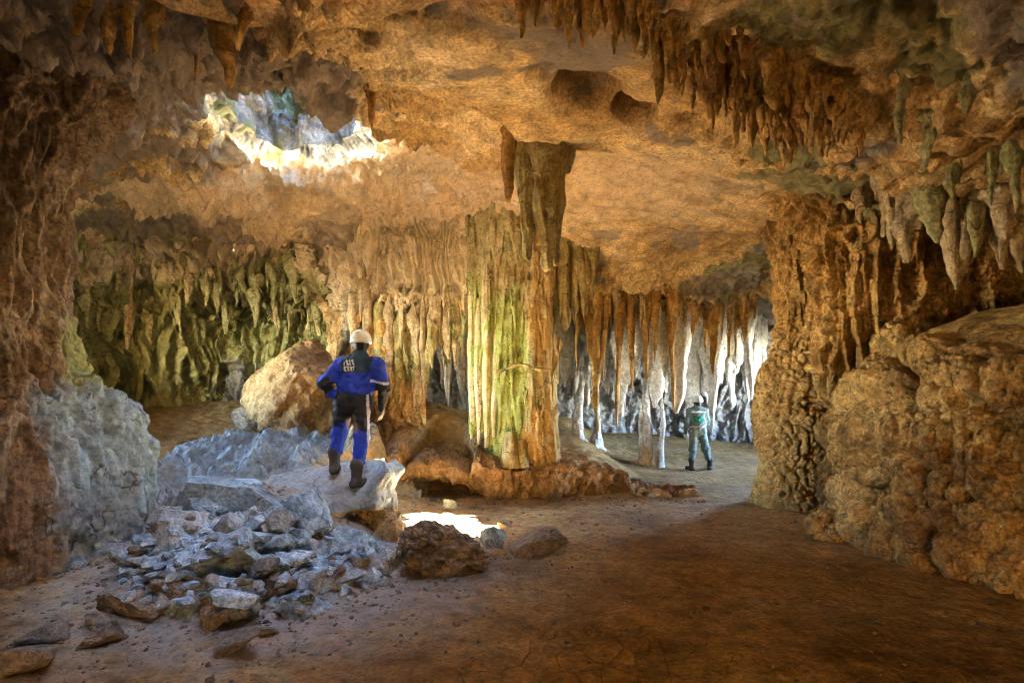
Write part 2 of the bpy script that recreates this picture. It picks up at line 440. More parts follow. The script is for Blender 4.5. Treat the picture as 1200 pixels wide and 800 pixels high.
def build_floor():
    xs = np.arange(-11.5, 10, 0.055)
    ys = np.concatenate([np.arange(-30, -6, 2.0), np.arange(-6, 1.8, 0.3), np.arange(1.8, 12, 0.04), np.arange(12, 20.5, 0.07)])
    X, Y = np.meshgrid(xs, ys, indexing='ij')
    Z = floor_z(X, Y)
    p = np.stack([X, Y, Z], -1)
    r = fbm(p * np.array([6, 6, 6]), 3)
    rough_zone = sstep(10.3, 11, Y) * (X < 2.5) * 0.03
    Z = Z + r * (0.011 + rough_zone)
    d1, d2 = worley(p * np.array([2.6, 2.6, 0]) + 40)
    Z = Z - 0.03 * np.clip(0.38 - d1, 0, 1) / 0.38 * (perlin(p * 0.5 + 11) > -0.1) + 0.012 * fbm(p * np.array([2.0, 2.0, 0]), 4)
    # small scattered clods
    f1, f2 = worley(p * 3.3 * np.array([1, 1, 0]))
    Z = Z + 0.03 * np.clip(0.24 - f1, 0, 1) / 0.24 * (perlin(p * 0.7) > 0.12)
    G = np.stack([X, Y, Z], -1)
    px = CX + X / np.maximum(Y, .5) * FPX
    mk = np.zeros(G.shape)
    mk[..., 1] = np.clip(1.1 * np.exp(-(((X + 2.2) / 1.7) ** 2 + ((Y - 6.2) / 1.9) ** 2)) + 0.2 * sstep(12.3, 14, Y) * sstep(0.5, 2, X), 0, 1)
    mk[..., 2] = 0.5 * sstep(10.5, 11, Y) * (X < 2) * 0.6
    ck = np.zeros(G.shape); ck[..., 0] = np.exp(-(((X - 0.5) / 0.9) ** 2 + ((Y - 3.9) / 0.6) ** 2) ** 2) * sstep(-0.35, 0.2, perlin(G * 2.1))
    me = np_mesh('cave_floor', G.reshape(-1, 3), grid_faces(len(xs), len(ys)), mk, ck); me.materials.append(M_FLOOR)
    o = link(bpy.data.objects.new('cave_floor', me)); tag(o, kind='structure')


build_floor()

# ------------------------------------------------------------------ cave ceiling with its roof hole
C0 = tps([(-9, -8, 4.2), (0, -8, 4.8), (8, -8, 4.2), (-8, 0, 4.5), (0, 0, 5.0), (6, 0, 4.4), (-4, 4, 5.0), (0, 4, 5.0), (3, 4, 4.6), (5, 4, 4.1), (0, 6, 5.0), (-3, 6, 5.25), (-6, 6, 4.9), (3.4, 6, 4.5), (4.4, 6.2, 4.05), (6, 6, 3.75),
          (0.3, 7.4, 5.02), (-2, 7.4, 5.35), (1.5, 8.5, 5.0), (4, 8.5, 4.5), (6, 8.2, 4.0), (4.5, 9.6, 4.4), (1.5, 9.6, 4.85), (-1, 9.6, 5.4), (-3.3, 9.2, 5.8), (-2.4, 10.7, 5.7), (-5, 10.4, 5.4), (0, 10.6, 5.05), (2, 10.7, 4.6),
          (-5, 12, 5.0), (-3.3, 12.0, 4.65), (-2, 12, 4.95), (-1, 12, 4.7), (0.3, 12, 4.4), (2, 12, 4.15), (4, 12, 4.0), (3, 12.6, 3.98), (-8, 13, 4.7), (-5, 13.2, 4.85), (-2, 13.2, 4.2), (3, 15, 3.8), (3, 18, 3.4), (-1, 16, 3.8),
          (-7, 8, 4.9), (-8, 10, 5.0), (-10, 8, 4.2), (8, 12, 3.9), (8, 17, 3.8), (-8, 18, 3.6), (8, 8, 3.7)])
HOLE_C = (-3.25, 9.2)


def hole_q(x, y):
    """<1 inside the roof hole"""
    a = np.arctan2(y - HOLE_C[1], x - HOLE_C[0])
    r = np.sqrt(((x - HOLE_C[0]) / 1.3) ** 2 + ((y - HOLE_C[1]) / 1.62) ** 2)
    wob = 1 + 0.1 * np.sin(3 * a + 0.6) + 0.07 * np.sin(5 * a + 2) + 0.05 * np.sin(9 * a)
    return r / wob


STEP_X = [-9, -5, -1.67, -0.63, 0.1, 1.09, 1.75, 2.7, 5, 9]
STEP_Y = [5.4, 5.6, 5.85, 6.26, 7.27, 7.6, 7.65, 7.3, 6.2, 5.5]
BAND = np.array([P(600, 5, 4.7)[:2], P(780, 30, 4.9)[:2], P(870, 90, 5.2)[:2], P(990, 140, 5.5)[:2]])


def seg_dist(x, y, A, B):
    d = B - A; t = np.clip(((x - A[0]) * d[0] + (y - A[1]) * d[1]) / (d @ d), 0, 1)
    return np.hypot(x - A[0] - t * d[0], y - A[1] - t * d[1])


def ceil_base(x, y):
    x = np.asarray(x, float); y = np.asarray(y, float)
    z = C0(x, y)
    ys = np.interp(x, STEP_X, STEP_Y) + 0.12 * perlin(np.stack([x * 2.2, x * 0, x * 0], -1)) + 0.05 * perlin(np.stack([x * 7, y * 2, x * 0], -1))
    z = z - 0.17 * (1 - sstep(-0.07, 0.07, y - ys)) + 0.1 * sstep(0.0, 0.9, y - ys) * (1 - sstep(1.0, 2.2, y - ys))
    for px, py, zz, r, dep in ((690, 112, 4.85, 0.33, 0.75), (746, 131, 4.85, 0.22, 0.5), (640, 88, 4.85, 0.2, 0.1), (520, 20, 4.85, 0.3, 0.13), (670, 30, 4.8, 0.22, 0.15), (1060, 28, 4.4, 0.3, 0.35), (820, 135, 4.8, .3, .12)):
        d = (zz - CAM_Z) * FPX / (HY - py); cx_ = (px - CX) / FPX * d
        q = np.hypot(x - cx_, (y - d)) / r
        z = z + dep * np.exp(-q ** 4) + 0.07 * np.exp(-(q / 1.7) ** 2)
    dd = np.minimum(np.minimum(seg_dist(x, y, BAND[0], BAND[1]), seg_dist(x, y, BAND[1], BAND[2])), seg_dist(x, y, BAND[2], BAND[3]))
    z = z - 0.2 * np.exp(-(dd / 0.3) ** 2)
    q = hole_q(x, y)
    z = z + 0.28 * np.exp(-np.clip(q - 1, 0, 9) / 0.13)
    # lip above the gallery
    lip = 12.35 + 0.15 * np.sin(x * 2.1)
    z = z - 0.18 * np.exp(-((y - lip) / 0.35) ** 2) * sstep(0.8, 1.6, x)
    return z


def rock_relief(p, amp):
    """strata, pockets and broken edges of dissolved limestone"""
    wv = fbm(p * 0.8, 3)
    q = p + np.stack([wv, wv * 0.7, -wv], -1) * 0.35
    a = ridged(q * np.array([1.3, 1.3, 2.2]), 4) - 1.0
    t = fbm(q * 1.1 + 9, 4) * 3.0
    terr = np.floor(t) + sstep(0.0, 0.22, t - np.floor(t))
    f1, e2 = worley(q * 2.4)
    pock = -np.clip(0.42 - f1, 0, 1) * (perlin(p * 0.9 + 30) > 0.05)
    b1, b2 = worley(q * np.array([1.1, 1.1, 1.6]) + 12)
    blk = (np.sqrt(np.clip(b2 - b1, 0, 1)) - 0.45)
    return amp * (0.5 * a + 0.3 * (terr - 0.3 * t) + 0.6 * pock + 0.4 * fbm(p * 5.5, 4) + 0.55 * blk * sstep(-0.2, 0.25, perlin(p * 0.6 + 3)))


def smooth_zone(x, y):
    a = np.exp(-(((x - 0.6) / 1.6) ** 2 + ((y - 5.9) / 1.7) ** 2))
    b = 1.0 * np.exp(-((((x - 2.4) / 2.3) ** 2 + ((y - 9.6) / 2.3) ** 2) ** 2))
    c = 0.8 * np.exp(-(((x + 3.2) / 0.9) ** 2 + ((y - 11.3) / 0.55) ** 2))
    return np.clip(1.3 * a + b + c, 0, 0.9)


def bedding(G):
    """thin ledges where the beds of the limestone break off"""
    t = G[..., 1] * 1.5 - 0.35 * G[..., 0] + 1.3 * fbm(G * np.array([0.45, 0.8, 0]), 4)
    f = t - np.floor(t)
    return 0.07 * sstep(0.0, 0.07, f) * (1 - f) * sstep(-0.25, 0.2, perlin(G * 0.9 + 50)) * sstep(7.2, 8.2, G[..., 1])


def build_ceiling():
    xs = np.concatenate([np.arange(-11.5, -8, 0.08), np.arange(-8, 7, 0.036), np.arange(7, 10, 0.08)])
    ys = np.concatenate([np.arange(-6.2, 2.8, 0.4), np.arange(2.8, 3.9, 0.05), np.arange(3.9, 13.2, 0.033), np.arange(13.2, 20.5, 0.12)])
    X, Y = np.meshgrid(xs, ys, indexing='ij')
    Z = ceil_base(X, Y)
    G = np.stack([X, Y, Z], -1); n = normals(G, -1); n[n[..., 2] > 0] *= -1
    sm = smooth_zone(X, Y)
    left = sstep(-0.5, -2.5, X)
    D = rock_relief(G, 0.24 + 0.12 * left) * (1 - sm) + (0.035 * fbm(G * 1.6, 3) + 0.012 * fbm(G * 9, 4) + bedding(G)) * sm
    k1, k2 = worley(G * np.array([6.5, 6.5, 5]) + 25)
    D = D + (0.05 * (0.45 - k1) - 0.05 * np.exp(-((k2 - k1) / 0.1) ** 2) * (perlin(G * 1.4 + 60) > 0) + 0.03 * (ridged(G * 6, 3) - 1)) * (1 - sm) * (0.5 + 0.5 * left)
    # small drip knobs on the right of the roof
    f1, _ = worley(G * np.array([3.2, 3.2, 0]) + 5)
    D = D + 0.16 * np.clip(0.34 - f1, 0, 1) / 0.34 * sstep(2.3, 3.6, X) * (1 - sstep(9.0, 10, Y)) * (perlin(G * 0.8 + 4) > -0.1)
    # drips on the slope under the hole, left
    f1, _ = worley(G * np.array([2.6, 2.6, 0]) + 15)
    D = D + 0.16 * np.clip(0.4 - f1, 0, 1) / 0.4 * sstep(-3.2, -5.2, X) * sstep(9.5, 11, Y)
    G = G + n * D[..., None]
    keep = (hole_q(X, Y) > 0.97) & (np.hypot((X + 1.6) / 0.8, (Y - 3.6) / 0.66) > 1 + 0.12 * np.sin(4 * np.arctan2(Y - 3.55, X + 1.6)))  # the second gap opens into the added chimney
    mk = np.zeros(G.shape)
    nz = fbm(G * 0.5 + 7, 3)
    mk[..., 1] = np.clip(0.9 * sstep(0.05, 0.3, fbm(G * 0.7 + 90, 3)) * sstep(0.3, -0.8, X) * sstep(9.6, 10.4, Y) + 0.95 * sstep(-1.2, -2.8, X + 0.8 * nz) * sstep(8.6, 7.6, Y) + 0.75 * sstep(-2.0, -4.2, X) * sstep(0.05, -0.25, nz) + 0.95 * np.exp(-(((X + 2.6) / 1.0) ** 2 + ((Y - 11.2) / 0.75) ** 2)) + 0.6 * np.exp(-(((X + 4.3) / .7) ** 2 + ((Y - 10.6) / .8) ** 2))
                         + 0.45 * sstep(0.25, 0.5, fbm(G * 0.9 + 40, 3)) + 0.55 * np.exp(-(((X - .4) / .9) ** 2 + ((Y - 5.0) / .5) ** 2)) + .8 * sstep(12.8, 14, Y) * sstep(.5, 1.5, X), 0, 1)
    mk[..., 0] = np.clip(0.85 * sstep(2.2, 3.5, X) * sstep(0.0, 0.35, fbm(G * 0.8 + 20, 3)) + 0.6 * np.exp(-(((X - 2.4) / 0.9) ** 2 + ((Y - 4.4) / 0.5) ** 2)) + 0.7 * sstep(-5.5, -7.5, X) * sstep(10, 12, Y), 0, 1)
    mk[..., 2] = np.clip(0.9 * sstep(0.0, 0.25, fbm(G * 0.75 + 70, 3)) * sstep(9.3, 10.2, Y) * sstep(0.5, -0.5, X) + 0.8 * np.exp(-(((X + 1.5) / 1.6) ** 2 + ((Y - 10.6) / 1.3) ** 2)) + 0.45 * np.exp(-(((X - 1.8) / 2.0) ** 2 + ((Y - 9.0) / 1.8) ** 2)) + 0.6 * np.exp(-(((X + 4.8) / 1.5) ** 2 + ((Y - 10.8) / .9) ** 2)), 0, 1)
    o = sheet('cave_ceiling', G, M_CEIL, keep=keep, mask=mk, flip=True); tag(o, kind='structure')
    return xs, ys, G[..., 2]


CX_S, CY_S, CEIL_Z = build_ceiling()


def ceil_z(x, y):
    i = int(np.clip(np.searchsorted(CX_S, x), 1, len(CX_S) - 1)); j = int(np.clip(np.searchsorted(CY_S, y), 1, len(CY_S) - 1))
    return float(CEIL_Z[i, j])


def ray_ceiling(px, py, d0=3.0, d1=18.0):
    for d in np.arange(d0, d1, 0.03):
        p = P(px, py, d)
        if p[2] >= ceil_z(p[0], p[1]):
            return p
    return P(px, py, 8)


def ray_floor(px, py):
    d = np.arange(3.0, 13, 0.03)
    x = (px - CX) / FPX * d; z = CAM_Z + (HY - py) / FPX * d
    fz = floor_z(x, d); k = np.argmax(z <= fz)
    return np.array([x[k], d[k], fz[k]])


def build_shaft():
    nth, nz = 260, 120
    th = np.linspace(0, 2 * np.pi, nth); t = np.linspace(0, 1, nz)
    T, S = np.meshgrid(th, t, indexing='ij')
    wob = 1 + 0.1 * np.sin(3 * T + 0.6) + 0.07 * np.sin(5 * T + 2) + 0.05 * np.sin(9 * T)
    bx = HOLE_C[0] + np.cos(np.arctan2(np.sin(T), np.cos(T))) * 1.3 * wob * 1.0
    by = HOLE_C[1] + np.sin(T) * 1.62 * wob
    tx = -3.4 + 0.85 * np.cos(T) * (1 + 0.08 * np.sin(4 * T)); ty = 10.25 + 1.25 * np.sin(T) * (1 + 0.08 * np.sin(5 * T + 1))
    e = sstep(0, 1, S)
    bul = 1 + 0.18 * np.sin(np.pi * S)
    X = (bx * (1 - e) + tx * e); Y = (by * (1 - e) + ty * e)
    mx = HOLE_C[0] * (1 - e) - 3.4 * e; my = HOLE_C[1] * (1 - e) + 10.25 * e
    X = mx + (X - mx) * bul; Y = my + (Y - my) * bul
    zb = np.array([[C0(HOLE_C[0] + 1.22 * math.cos(a), HOLE_C[1] + 1.5 * math.sin(a))] for a in th]) + 0.28
    Z = zb * (1 - S) + 9.3 * S
    Z = Z + 0.32 * (1 - S)
    skirt = [(1.75, -0.22), (1.5, -0.12), (1.35, -0.05), (1.2, 0.0), (1.1, 0.05)]
    Xs = np.stack([HOLE_C[0] + (X[:, 0] - HOLE_C[0]) * k for k, _ in skirt], 1); Ys = np.stack([HOLE_C[1] + (Y[:, 0] - HOLE_C[1]) * k for k, _ in skirt], 1); Zs = np.stack([Z[:, 0] + a for _, a in skirt], 1)
    X = np.hstack([Xs, X]); Y = np.hstack([Ys, Y]); Z = np.hstack([Zs, Z]); S = np.hstack([Xs * 0, S]); mx = np.hstack([Xs * 0 + HOLE_C[0], mx]); my = np.hstack([Xs * 0 + HOLE_C[1], my])
    G = np.stack([X, Y, Z], -1); n = normals(G, 1)
    inward = np.stack([mx - X, my - Y, 0 * X], -1)
    n *= np.sign((n * inward).sum(-1))[..., None]
    q = G * np.array([2.2, 2.2, 0.5])
    dr = ridged(q, 4) - 1
    per = np.mod(G[..., 2] * 0.75 + 1.5 * fbm(G * np.array([1.1, 1.1, 0.1]), 3), 1.0)
    D = 0.16 * dr + 0.22 * sstep(0, 0.12, per) * (1 - per) + 0.06 * fbm(G * 5, 3)
    D = D * (0.35 + 0.65 * sstep(0.0, 0.25, S))
    G = G + n * D[..., None]
    mk = np.zeros(G.shape); mk[..., 0] = 0.75 * sstep(-0.05, 0.3, fbm(G * 0.9 + 3, 3))
    o = sheet('skylight_shaft', G, M_SHAFT, mask=mk); tag(o, kind='structure')
    portal((-3.4, 10.25, 9.4), (0, 0, 0), 2.0, 2.8)


build_shaft()


def build_added_chimney():
    """unseen chimney added for blue skylight on the rubble, slanted to keep sun out"""
    T, S = np.meshgrid(np.linspace(0, 2 * np.pi, 90), np.linspace(0, 1, 40), indexing='ij')
    R = 1.25 - 0.1 * S + 0.12 * np.sin(4 * T) + 0.9 * np.clip(0.12 - S, 0, 1) / 0.12
    z = -0.15 + 2.3 * S
    G = np.stack([-1.6 + 0.22 * z + 0.78 * R * np.cos(T), 3.6 - 0.55 * z + 0.64 * R * np.sin(T), 4.95 + z + 0.5 * np.clip(0.12 - S, 0, 1)], -1)
    n = np.stack([-np.cos(T), -np.sin(T), 0 * T], -1)
    G = G + n * (0.06 * fbm(G * 2.5, 3))[..., None]
    tag(sheet('skylight_shaft', G, M_CEIL), kind='structure')  # unseen helper shaft, here only to light the rubble
    portal((-1.1, 2.45, 7.15), (math.radians(29), math.radians(12), 0), 2.1, 1.8)


build_added_chimney()

# ------------------------------------------------------------------ cave walls


def wall_path(pts, n):
    p = np.array(pts, float); t = np.linspace(0, len(p) - 1, n); k = np.arange(len(p))
    # Catmull-Rom
    out = []
    for tt in t:
        i = min(int(tt), len(p) - 2); f = tt - i
        p0 = p[max(i - 1, 0)]; p1 = p[i]; p2 = p[i + 1]; p3 = p[min(i + 2, len(p) - 1)]
        out.append(0.5 * ((2 * p1) + (-p0 + p2) * f + (2 * p0 - 5 * p1 + 4 * p2 - p3) * f * f + (-p0 + 3 * p1 - 3 * p2 + p3) * f ** 3))
    return np.array(out)


def drape(G, fs=2.6, per_h=0.8, a_f=0.14, a_c=0.22):
    """hanging curtains: flutes that end in free tips"""
    wv = fbm(G * 0.9, 2) * 0.25
    q = G + wv[..., None]
    fl = ridged(q * np.array([fs, fs, 0.16 * fs]), 3) - 1
    off = 2.2 * perlin(q * np.array([1.1, 1.1, 0.05])) + 0.9 * perlin(q * np.array([3.9, 3.9, 0.05]) + 7)
    per = np.mod(G[..., 2] * per_h + off, 1.0)
    c = sstep(0, 0.09, per) * (1 - per) ** 1.3
    per2 = np.mod(G[..., 2] * per_h * 1.7 + 1.9 * perlin(q * np.array([6, 6, 0.05]) + 3) + 2 * perlin(q * np.array([1.7, 1.7, .05])), 1.0)
    c2 = sstep(0, 0.12, per2) * (1 - per2)
    return a_f * fl + a_c * c + 0.45 * a_c * c2 + 0.03 * fbm(G * 6, 3)


def build_wall(name, path, nu, nz, zb, zt, prof, dispf, maskf, mat, keepf=None):
    W = wall_path(path, nu)
    S = np.linspace(0, 1, nz)
    tang = np.gradient(W, axis=0); nrm = np.stack([tang[:, 1], -tang[:, 0]], -1); nrm /= np.linalg.norm(nrm, axis=1)[:, None]
    zbv = np.array([zb(x, y) for x, y in W]); ztv = np.array([zt(x, y) for x, y in W])
    Z = zbv[:, None] * (1 - S) + ztv[:, None] * S
    off = prof(W[:, None, 0] + 0 * Z, W[:, None, 1] + 0 * Z, Z)
    G = np.stack([W[:, None, 0] + nrm[:, None, 0] * off, W[:, None, 1] + nrm[:, None, 1] * off, Z], -1)
    n = normals(G, 1); ref = np.stack([nrm[:, None, 0] + 0 * Z, nrm[:, None, 1] + 0 * Z, 0 * Z], -1)
    n *= np.sign((n * ref).sum(-1))[..., None]
    G2 = G + n * dispf(G)[..., None]
    o = sheet(name, G2, mat, mask=maskf(G2), keep=None if keepf is None else keepf(G2)); tag(o, kind='structure')
    return G2


def fz1(x, y):
    return float(floor_z(np.array([x]), np.array([y]))[0])


# green draped wall of the left alcove; the upper part overhangs as a brow
def prof_left(X, Y, Z):
    brow = 0.6 * sstep(3.6, 4.2, Z + 0.25 * np.sin(X * 2.3)) * sstep(-8.2, -6.8, X) + 0.35 * sstep(3.4, 4.4, Z)
    near = 0.5 * (1 - sstep(-7.8, -6.6, X))
    return brow + near


def mask_left(G):
    mk = np.zeros(G.shape); z = G[..., 2]; n = fbm(G * 0.7 + 3, 3)
    mk[..., 0] = np.clip(1.0 - 0.9 * sstep(4.0, 4.9, z + 0.5 * n) + 0.2 * n, 0, 1) * (1 - 0.6 * sstep(-3.9, -3.3, G[..., 0]))
    mk[..., 1] = np.clip(0.75 * sstep(2.9, 2.2, z) * sstep(-7, -6, G[..., 0]) * sstep(-3.6, -4.3, G[..., 0]) * sstep(0.3, -0.2, n), 0, 1)
    mk[..., 2] = 0.75 * sstep(3.9, 4.7, z + 0.6 * n)
    return mk


GW_LEFT = build_wall('cave_wall', [(-7.2, 6.0), (-8.6, 8.2), (-9.3, 10.5), (-8.6, 12.6), (-7.0, 13.6), (-5.0, 13.8), (-3.7, 13.2), (-3.2, 12.6)], 420, 190,
                     lambda x, y: fz1(x, y) - 0.3, lambda x, y: ceil_z(x, y) + 0.35, prof_left, lambda G: drape(G, 2.2, 0.6, 0.16, 0.34), mask_left, M_WALL,
                     lambda G: ~(((((G[..., 1] - 8.2) / 0.95) ** 2 + ((G[..., 2] - 2.6) / 1.0) ** 2) < 1) & (G[..., 0] < -6)))  # unseen side window added to bring daylight onto the alcove wall


# cream and rust coloured draped wall between boulder and central column, with an open window low on the right
def mask_mid(G):
    mk = np.zeros(G.shape); n = fbm(G * 0.8 + 13, 3)
    mk[..., 0] = np.clip(0.9 * sstep(-2.6, -1.9, G[..., 0]) * sstep(1.6, 2.6, G[..., 2]) * sstep(-0.35, 0.1, n), 0, 1)
    mk[..., 2] = np.clip(0.6 * sstep(2.8, 4.2, G[..., 2] + n), 0, 1)
    mk[..., 1] = 0.85 * np.exp(-(((G[..., 0] + 3.15) / 0.35) ** 2)) * sstep(4.0, 3.0, G[..., 2])
    return mk


def keep_mid(G):
    x, z = G[..., 0], G[..., 2]
    edge = 2.55 + 0.5 * perlin(np.stack([x * 5, x * 0, x * 0], -1)) + 0.45 * np.abs((x + 1.25) / 0.45) ** 2
    return ~((x > -1.72) & (z < edge))


build_wall('cave_wall', [(-3.9, 13.0), (-3.25, 12.35), (-2.5, 12.15), (-1.8, 12.1), (-1.2, 12.05), (-0.7, 11.9), (0.3, 11.8), (0.7, 12.0)], 260, 200,
           lambda x, y: fz1(x, y) - 0.3, lambda x, y: ceil_z(x, y) + 0.4, lambda X, Y, Z: 0.35 * sstep(3.2, 4.6, Z), lambda G: drape(G, 3.0, 0.55, 0.13, 0.2), mask_mid, M_WALL, keep_mid)

# pale walls of the gallery behind


def mask_back(G):
    mk = np.zeros(G.shape); mk[..., 1] = 0.5 * sstep(-0.1, 0.3, fbm(G + 31, 3)); mk[..., 2] = 0.45; return mk


M_BACK = rock_mat('gallery_limestone', [(0.3, (0.09, 0.085, 0.085)), (0.5, (0.2, 0.195, 0.195)), (0.72, (0.38, 0.38, 0.38))], 1.1, streak=0.4, bump=0.8, cell=0.6, cell_scale=7, streak_col=(0.1, 0.085, 0.08), pale=(0.42, 0.42, 0.43))
build_wall('cave_wall', [(-4.2, 14.2), (-3.0, 16.2), (-1.0, 17.4), (1.5, 18.2), (4.0, 18.3), (6.2, 17.4), (7.0, 16.9)], 260, 110,
           lambda x, y: fz1(x, y) - 0.3, lambda x, y: ceil_z(x, y) + 0.4, lambda X, Y, Z: 0.2 * sstep(2, 3.5, Z), lambda G: drape(G, 2.4, 0.7, 0.14, 0.22) + rock_relief(G, 0.15), mask_back, M_BACK)
# rock between the gallery and the right-hand recess, beyond the side opening of the gallery
build_wall('cave_wall', [(7.9, 12.6), (6.9, 11.3), (6.9, 9.8), (7.6, 8.4), (8.2, 6.5), (8.2, 3.5), (7.4, 1.0), (7.4, -4)], 240, 110,
           lambda x, y: -0.3, lambda x, y: ceil_z(x, y) + 0.4, lambda X, Y, Z: 0 * Z, lambda G: rock_relief(G, 0.35), lambda G: np.zeros(G.shape), M_WALL)
build_wall('cave_wall', [(-8, -4), (-7.4, 1.0), (-7.6, 3.5), (-7.2, 6.3)], 120, 110,
           lambda x, y: -0.3, lambda x, y: ceil_z(x, y) + 0.4, lambda X, Y, Z: 0 * Z, lambda G: rock_relief(G, 0.3), lambda G: np.zeros(G.shape), M_WALL)
build_wall('cave_wall', [(6.6, 18.2), (7.6, 17.0), (7.9, 15.5), (7.9, 14.0), (7.8, 12.3)], 140, 90,
           lambda x, y: -0.3, lambda x, y: ceil_z(x, y) + 0.4, lambda X, Y, Z: 0 * Z, lambda G: rock_relief(G, 0.2), mask_back, M_BACK,
           lambda G: ~((((G[..., 1] - 13.5) / 0.95) ** 2 + ((G[..., 2] - 1.9) / 1.2) ** 2) < 1))
portal((8.1, 13.6, 1.9), (0, math.radians(90), 0), 2.6, 2.4)
portal((-9.4, 8.3, 2.6), (0, math.radians(-90), 0), 2.6, 2.6)
# rear of the chamber behind the camera
build_wall('cave_wall', [(8, -3.6), (4, -5), (0, -5.4), (-4, -5), (-8.6, -3.6)], 120, 60,
           lambda x, y: -0.3, lambda x, y: ceil_z(x, y) + 0.6, lambda X, Y, Z: 0 * Z, lambda G: rock_relief(G, 0.3), lambda G: np.zeros(G.shape), M_WALL,
           lambda G: ~((np.abs(G[..., 0] - 2.6) < 0.95) & (G[..., 2] < 1.45 - 0.2 * (G[..., 0] - 2.6) ** 2)))
portal((2.6, -5.6, 0.6), (math.radians(90), 0, 0), 1.8, 1.6)     # low opening added behind the camera for warm fill from an earth bank

# ------------------------------------------------------------------ columns and flowstone


def lathe(cx, cy, zr, ex, ey, th0, th1, nth, nz, disp, lean=(0, 0), zpow=1.0):
    zs = np.array([a for a, _ in zr]); rs = np.array([b for _, b in zr])
    th = np.radians(np.linspace(th0, th1, nth)); z = np.linspace(zs[0], zs[-1], nz)
    T, Z = np.meshgrid(th, z, indexing='ij')
    # smooth interpolation of the radius
    zz = np.linspace(zs[0], zs[-1], 400); rr = np.interp(zz, zs, rs)
    k = np.ones(25) / 25; rr = np.convolve(np.pad(rr, 12, mode='edge'), k, 'valid')
    R = np.interp(Z, zz, rr)
    G = np.stack([cx + lean[0] * (Z - zs[0]) + np.cos(T) * R * ex, cy + lean[1] * (Z - zs[0]) + np.sin(T) * R * ey, Z], -1)
    n = normals(G, 1); out = np.stack([np.cos(T), np.sin(T), 0 * T], -1)
    n *= np.sign((n * out).sum(-1))[..., None]
    return G + n * disp(G)[..., None]


def popcorn(G, big=0.55, a_big=0.2, small=0.14, a_small=0.045):
    wv = np.stack([perlin(G * 1.3), perlin(G * 1.3 + 9), perlin(G * 1.3 + 21)], -1) * 0.15
    f1, f2 = worley((G + wv) / big)
    s1, s2 = worley((G + wv * 0.5) / small)
    m1, m2 = worley((G + wv) / (big * 0.42) + 4)
    cr = lambda a, b: np.sqrt(np.clip(b - a, 0, 1))
    dome = lambda a, k: np.sqrt(np.clip(1 - (a / k) ** 2, 0, 1))
    return a_big * (1.3 * dome(f1, 0.95) - 0.7 + 0.35 * cr(f1, f2)) + 0.4 * a_big * (dome(m1, 0.85) - 0.5) + a_small * (dome(s1, 0.8) - 0.6) - 1.1 * a_small * np.exp(-((s2 - s1) / 0.13) ** 2) * (0.75 + 0.5 * perlin(G * 1.1 + 3)) + 0.01 * fbm(G * 9, 2)


# near flowstone wall at the left edge of the picture
def disp_nl(G):
    fl = ridged(G * np.array([2.6, 2.6, 0.35]) + fbm(G, 2)[..., None] * 0.3, 4) - 1
    c1, c2 = worley(G * np.array([7, 7, 4]))
    f2 = ridged(G * np.array([5.5, 5.5, 0.4]) + 3, 3) - 1
    return 0.17 * fl + 0.06 * f2 + 0.02 * (0.5 - c1) + 0.08 * fbm(G * 1.2, 3) + 0.012 * fbm(G * 8, 3)


G = lathe(-5.75, 6.3, [(-0.2, 1.62), (0.3, 1.55), (1.2, 1.5), (1.62, 1.38), (1.85, 1.02), (2.15, 0.93), (2.6, 0.82), (3.2, 0.75), (4.0, 0.78), (4.6, 0.9), (5.3, 1.4)], 1.0, 1.15, -150, 110, 380, 400, disp_nl)
mk = np.zeros(G.shape)
mk[..., 1] = np.clip(0.85 * sstep(-5.0, -4.2, G[..., 0] + 0.3 * fbm(G * np.array([2.5, 2.5, 0.4]), 3)) * sstep(2.3, 1.5, G[..., 2]) * sstep(5.2, 6.4, G[..., 1]) + 0.05, 0, 1)  # blue skylight on the right flank of the foot, painted into the colour
mk[..., 0] = 0.95 * sstep(1.5, 1.75, G[..., 2]) * sstep(2.9, 2.2, G[..., 2]) * sstep(6.2, 6.7, G[..., 1])
tag(sheet('flowstone_column', G, M_FLOW, mask=mk), 'tall brown flowstone column with a bluish bulging foot at the left edge', 'flowstone')

# rounded right-hand formations
G = lathe(4.63, 9.55, [(-0.3, 0.72), (0.1, 0.72), (0.5, 0.62), (0.62, 0.52), (0.95, 0.68), (1.6, 0.72), (2.2, 0.6), (2.42, 0.38), (3.0, 0.32), (3.8, 0.36), (4.3, 0.5), (4.7, 0.75)], 1.0, 1.0, -180, 180, 300, 300,
          lambda G: np.where(G[..., 2] < 2.4, popcorn(G, 0.45, 0.07, 0.13, 0.045), 0.09 * (ridged(G * np.array([4, 4, 0.8]), 3) - 1) + popcorn(G, 0.3, 0.08, 0.14, 0.03)))
tag(sheet('popcorn_column', G, M_POP), 'ochre column with a nubbly bulging foot beside the lit gallery', 'column')


def disp_r2(G):
    fl = ridged((G + fbm(G, 2)[..., None] * 0.12) * np.array([3.6, 3.6, 0.45]), 3) - 1
    return 0.2 * fl + popcorn(G, 0.34, 0.1, 0.13, 0.022)


G = lathe(5.4, 8.7, [(-0.3, 0.9), (0.6, 0.84), (1.5, 0.86), (2.4, 0.94), (3.0, 1.0), (3.6, 1.06), (4.1, 1.2), (4.6, 1.6)], 1.0, 0.85, -180, 60, 330, 330, disp_r2)
tag(sheet('fluted_column', G, M_POP), 'thick fluted ochre column of stringy ribs rising from the big mound on the right', 'column')


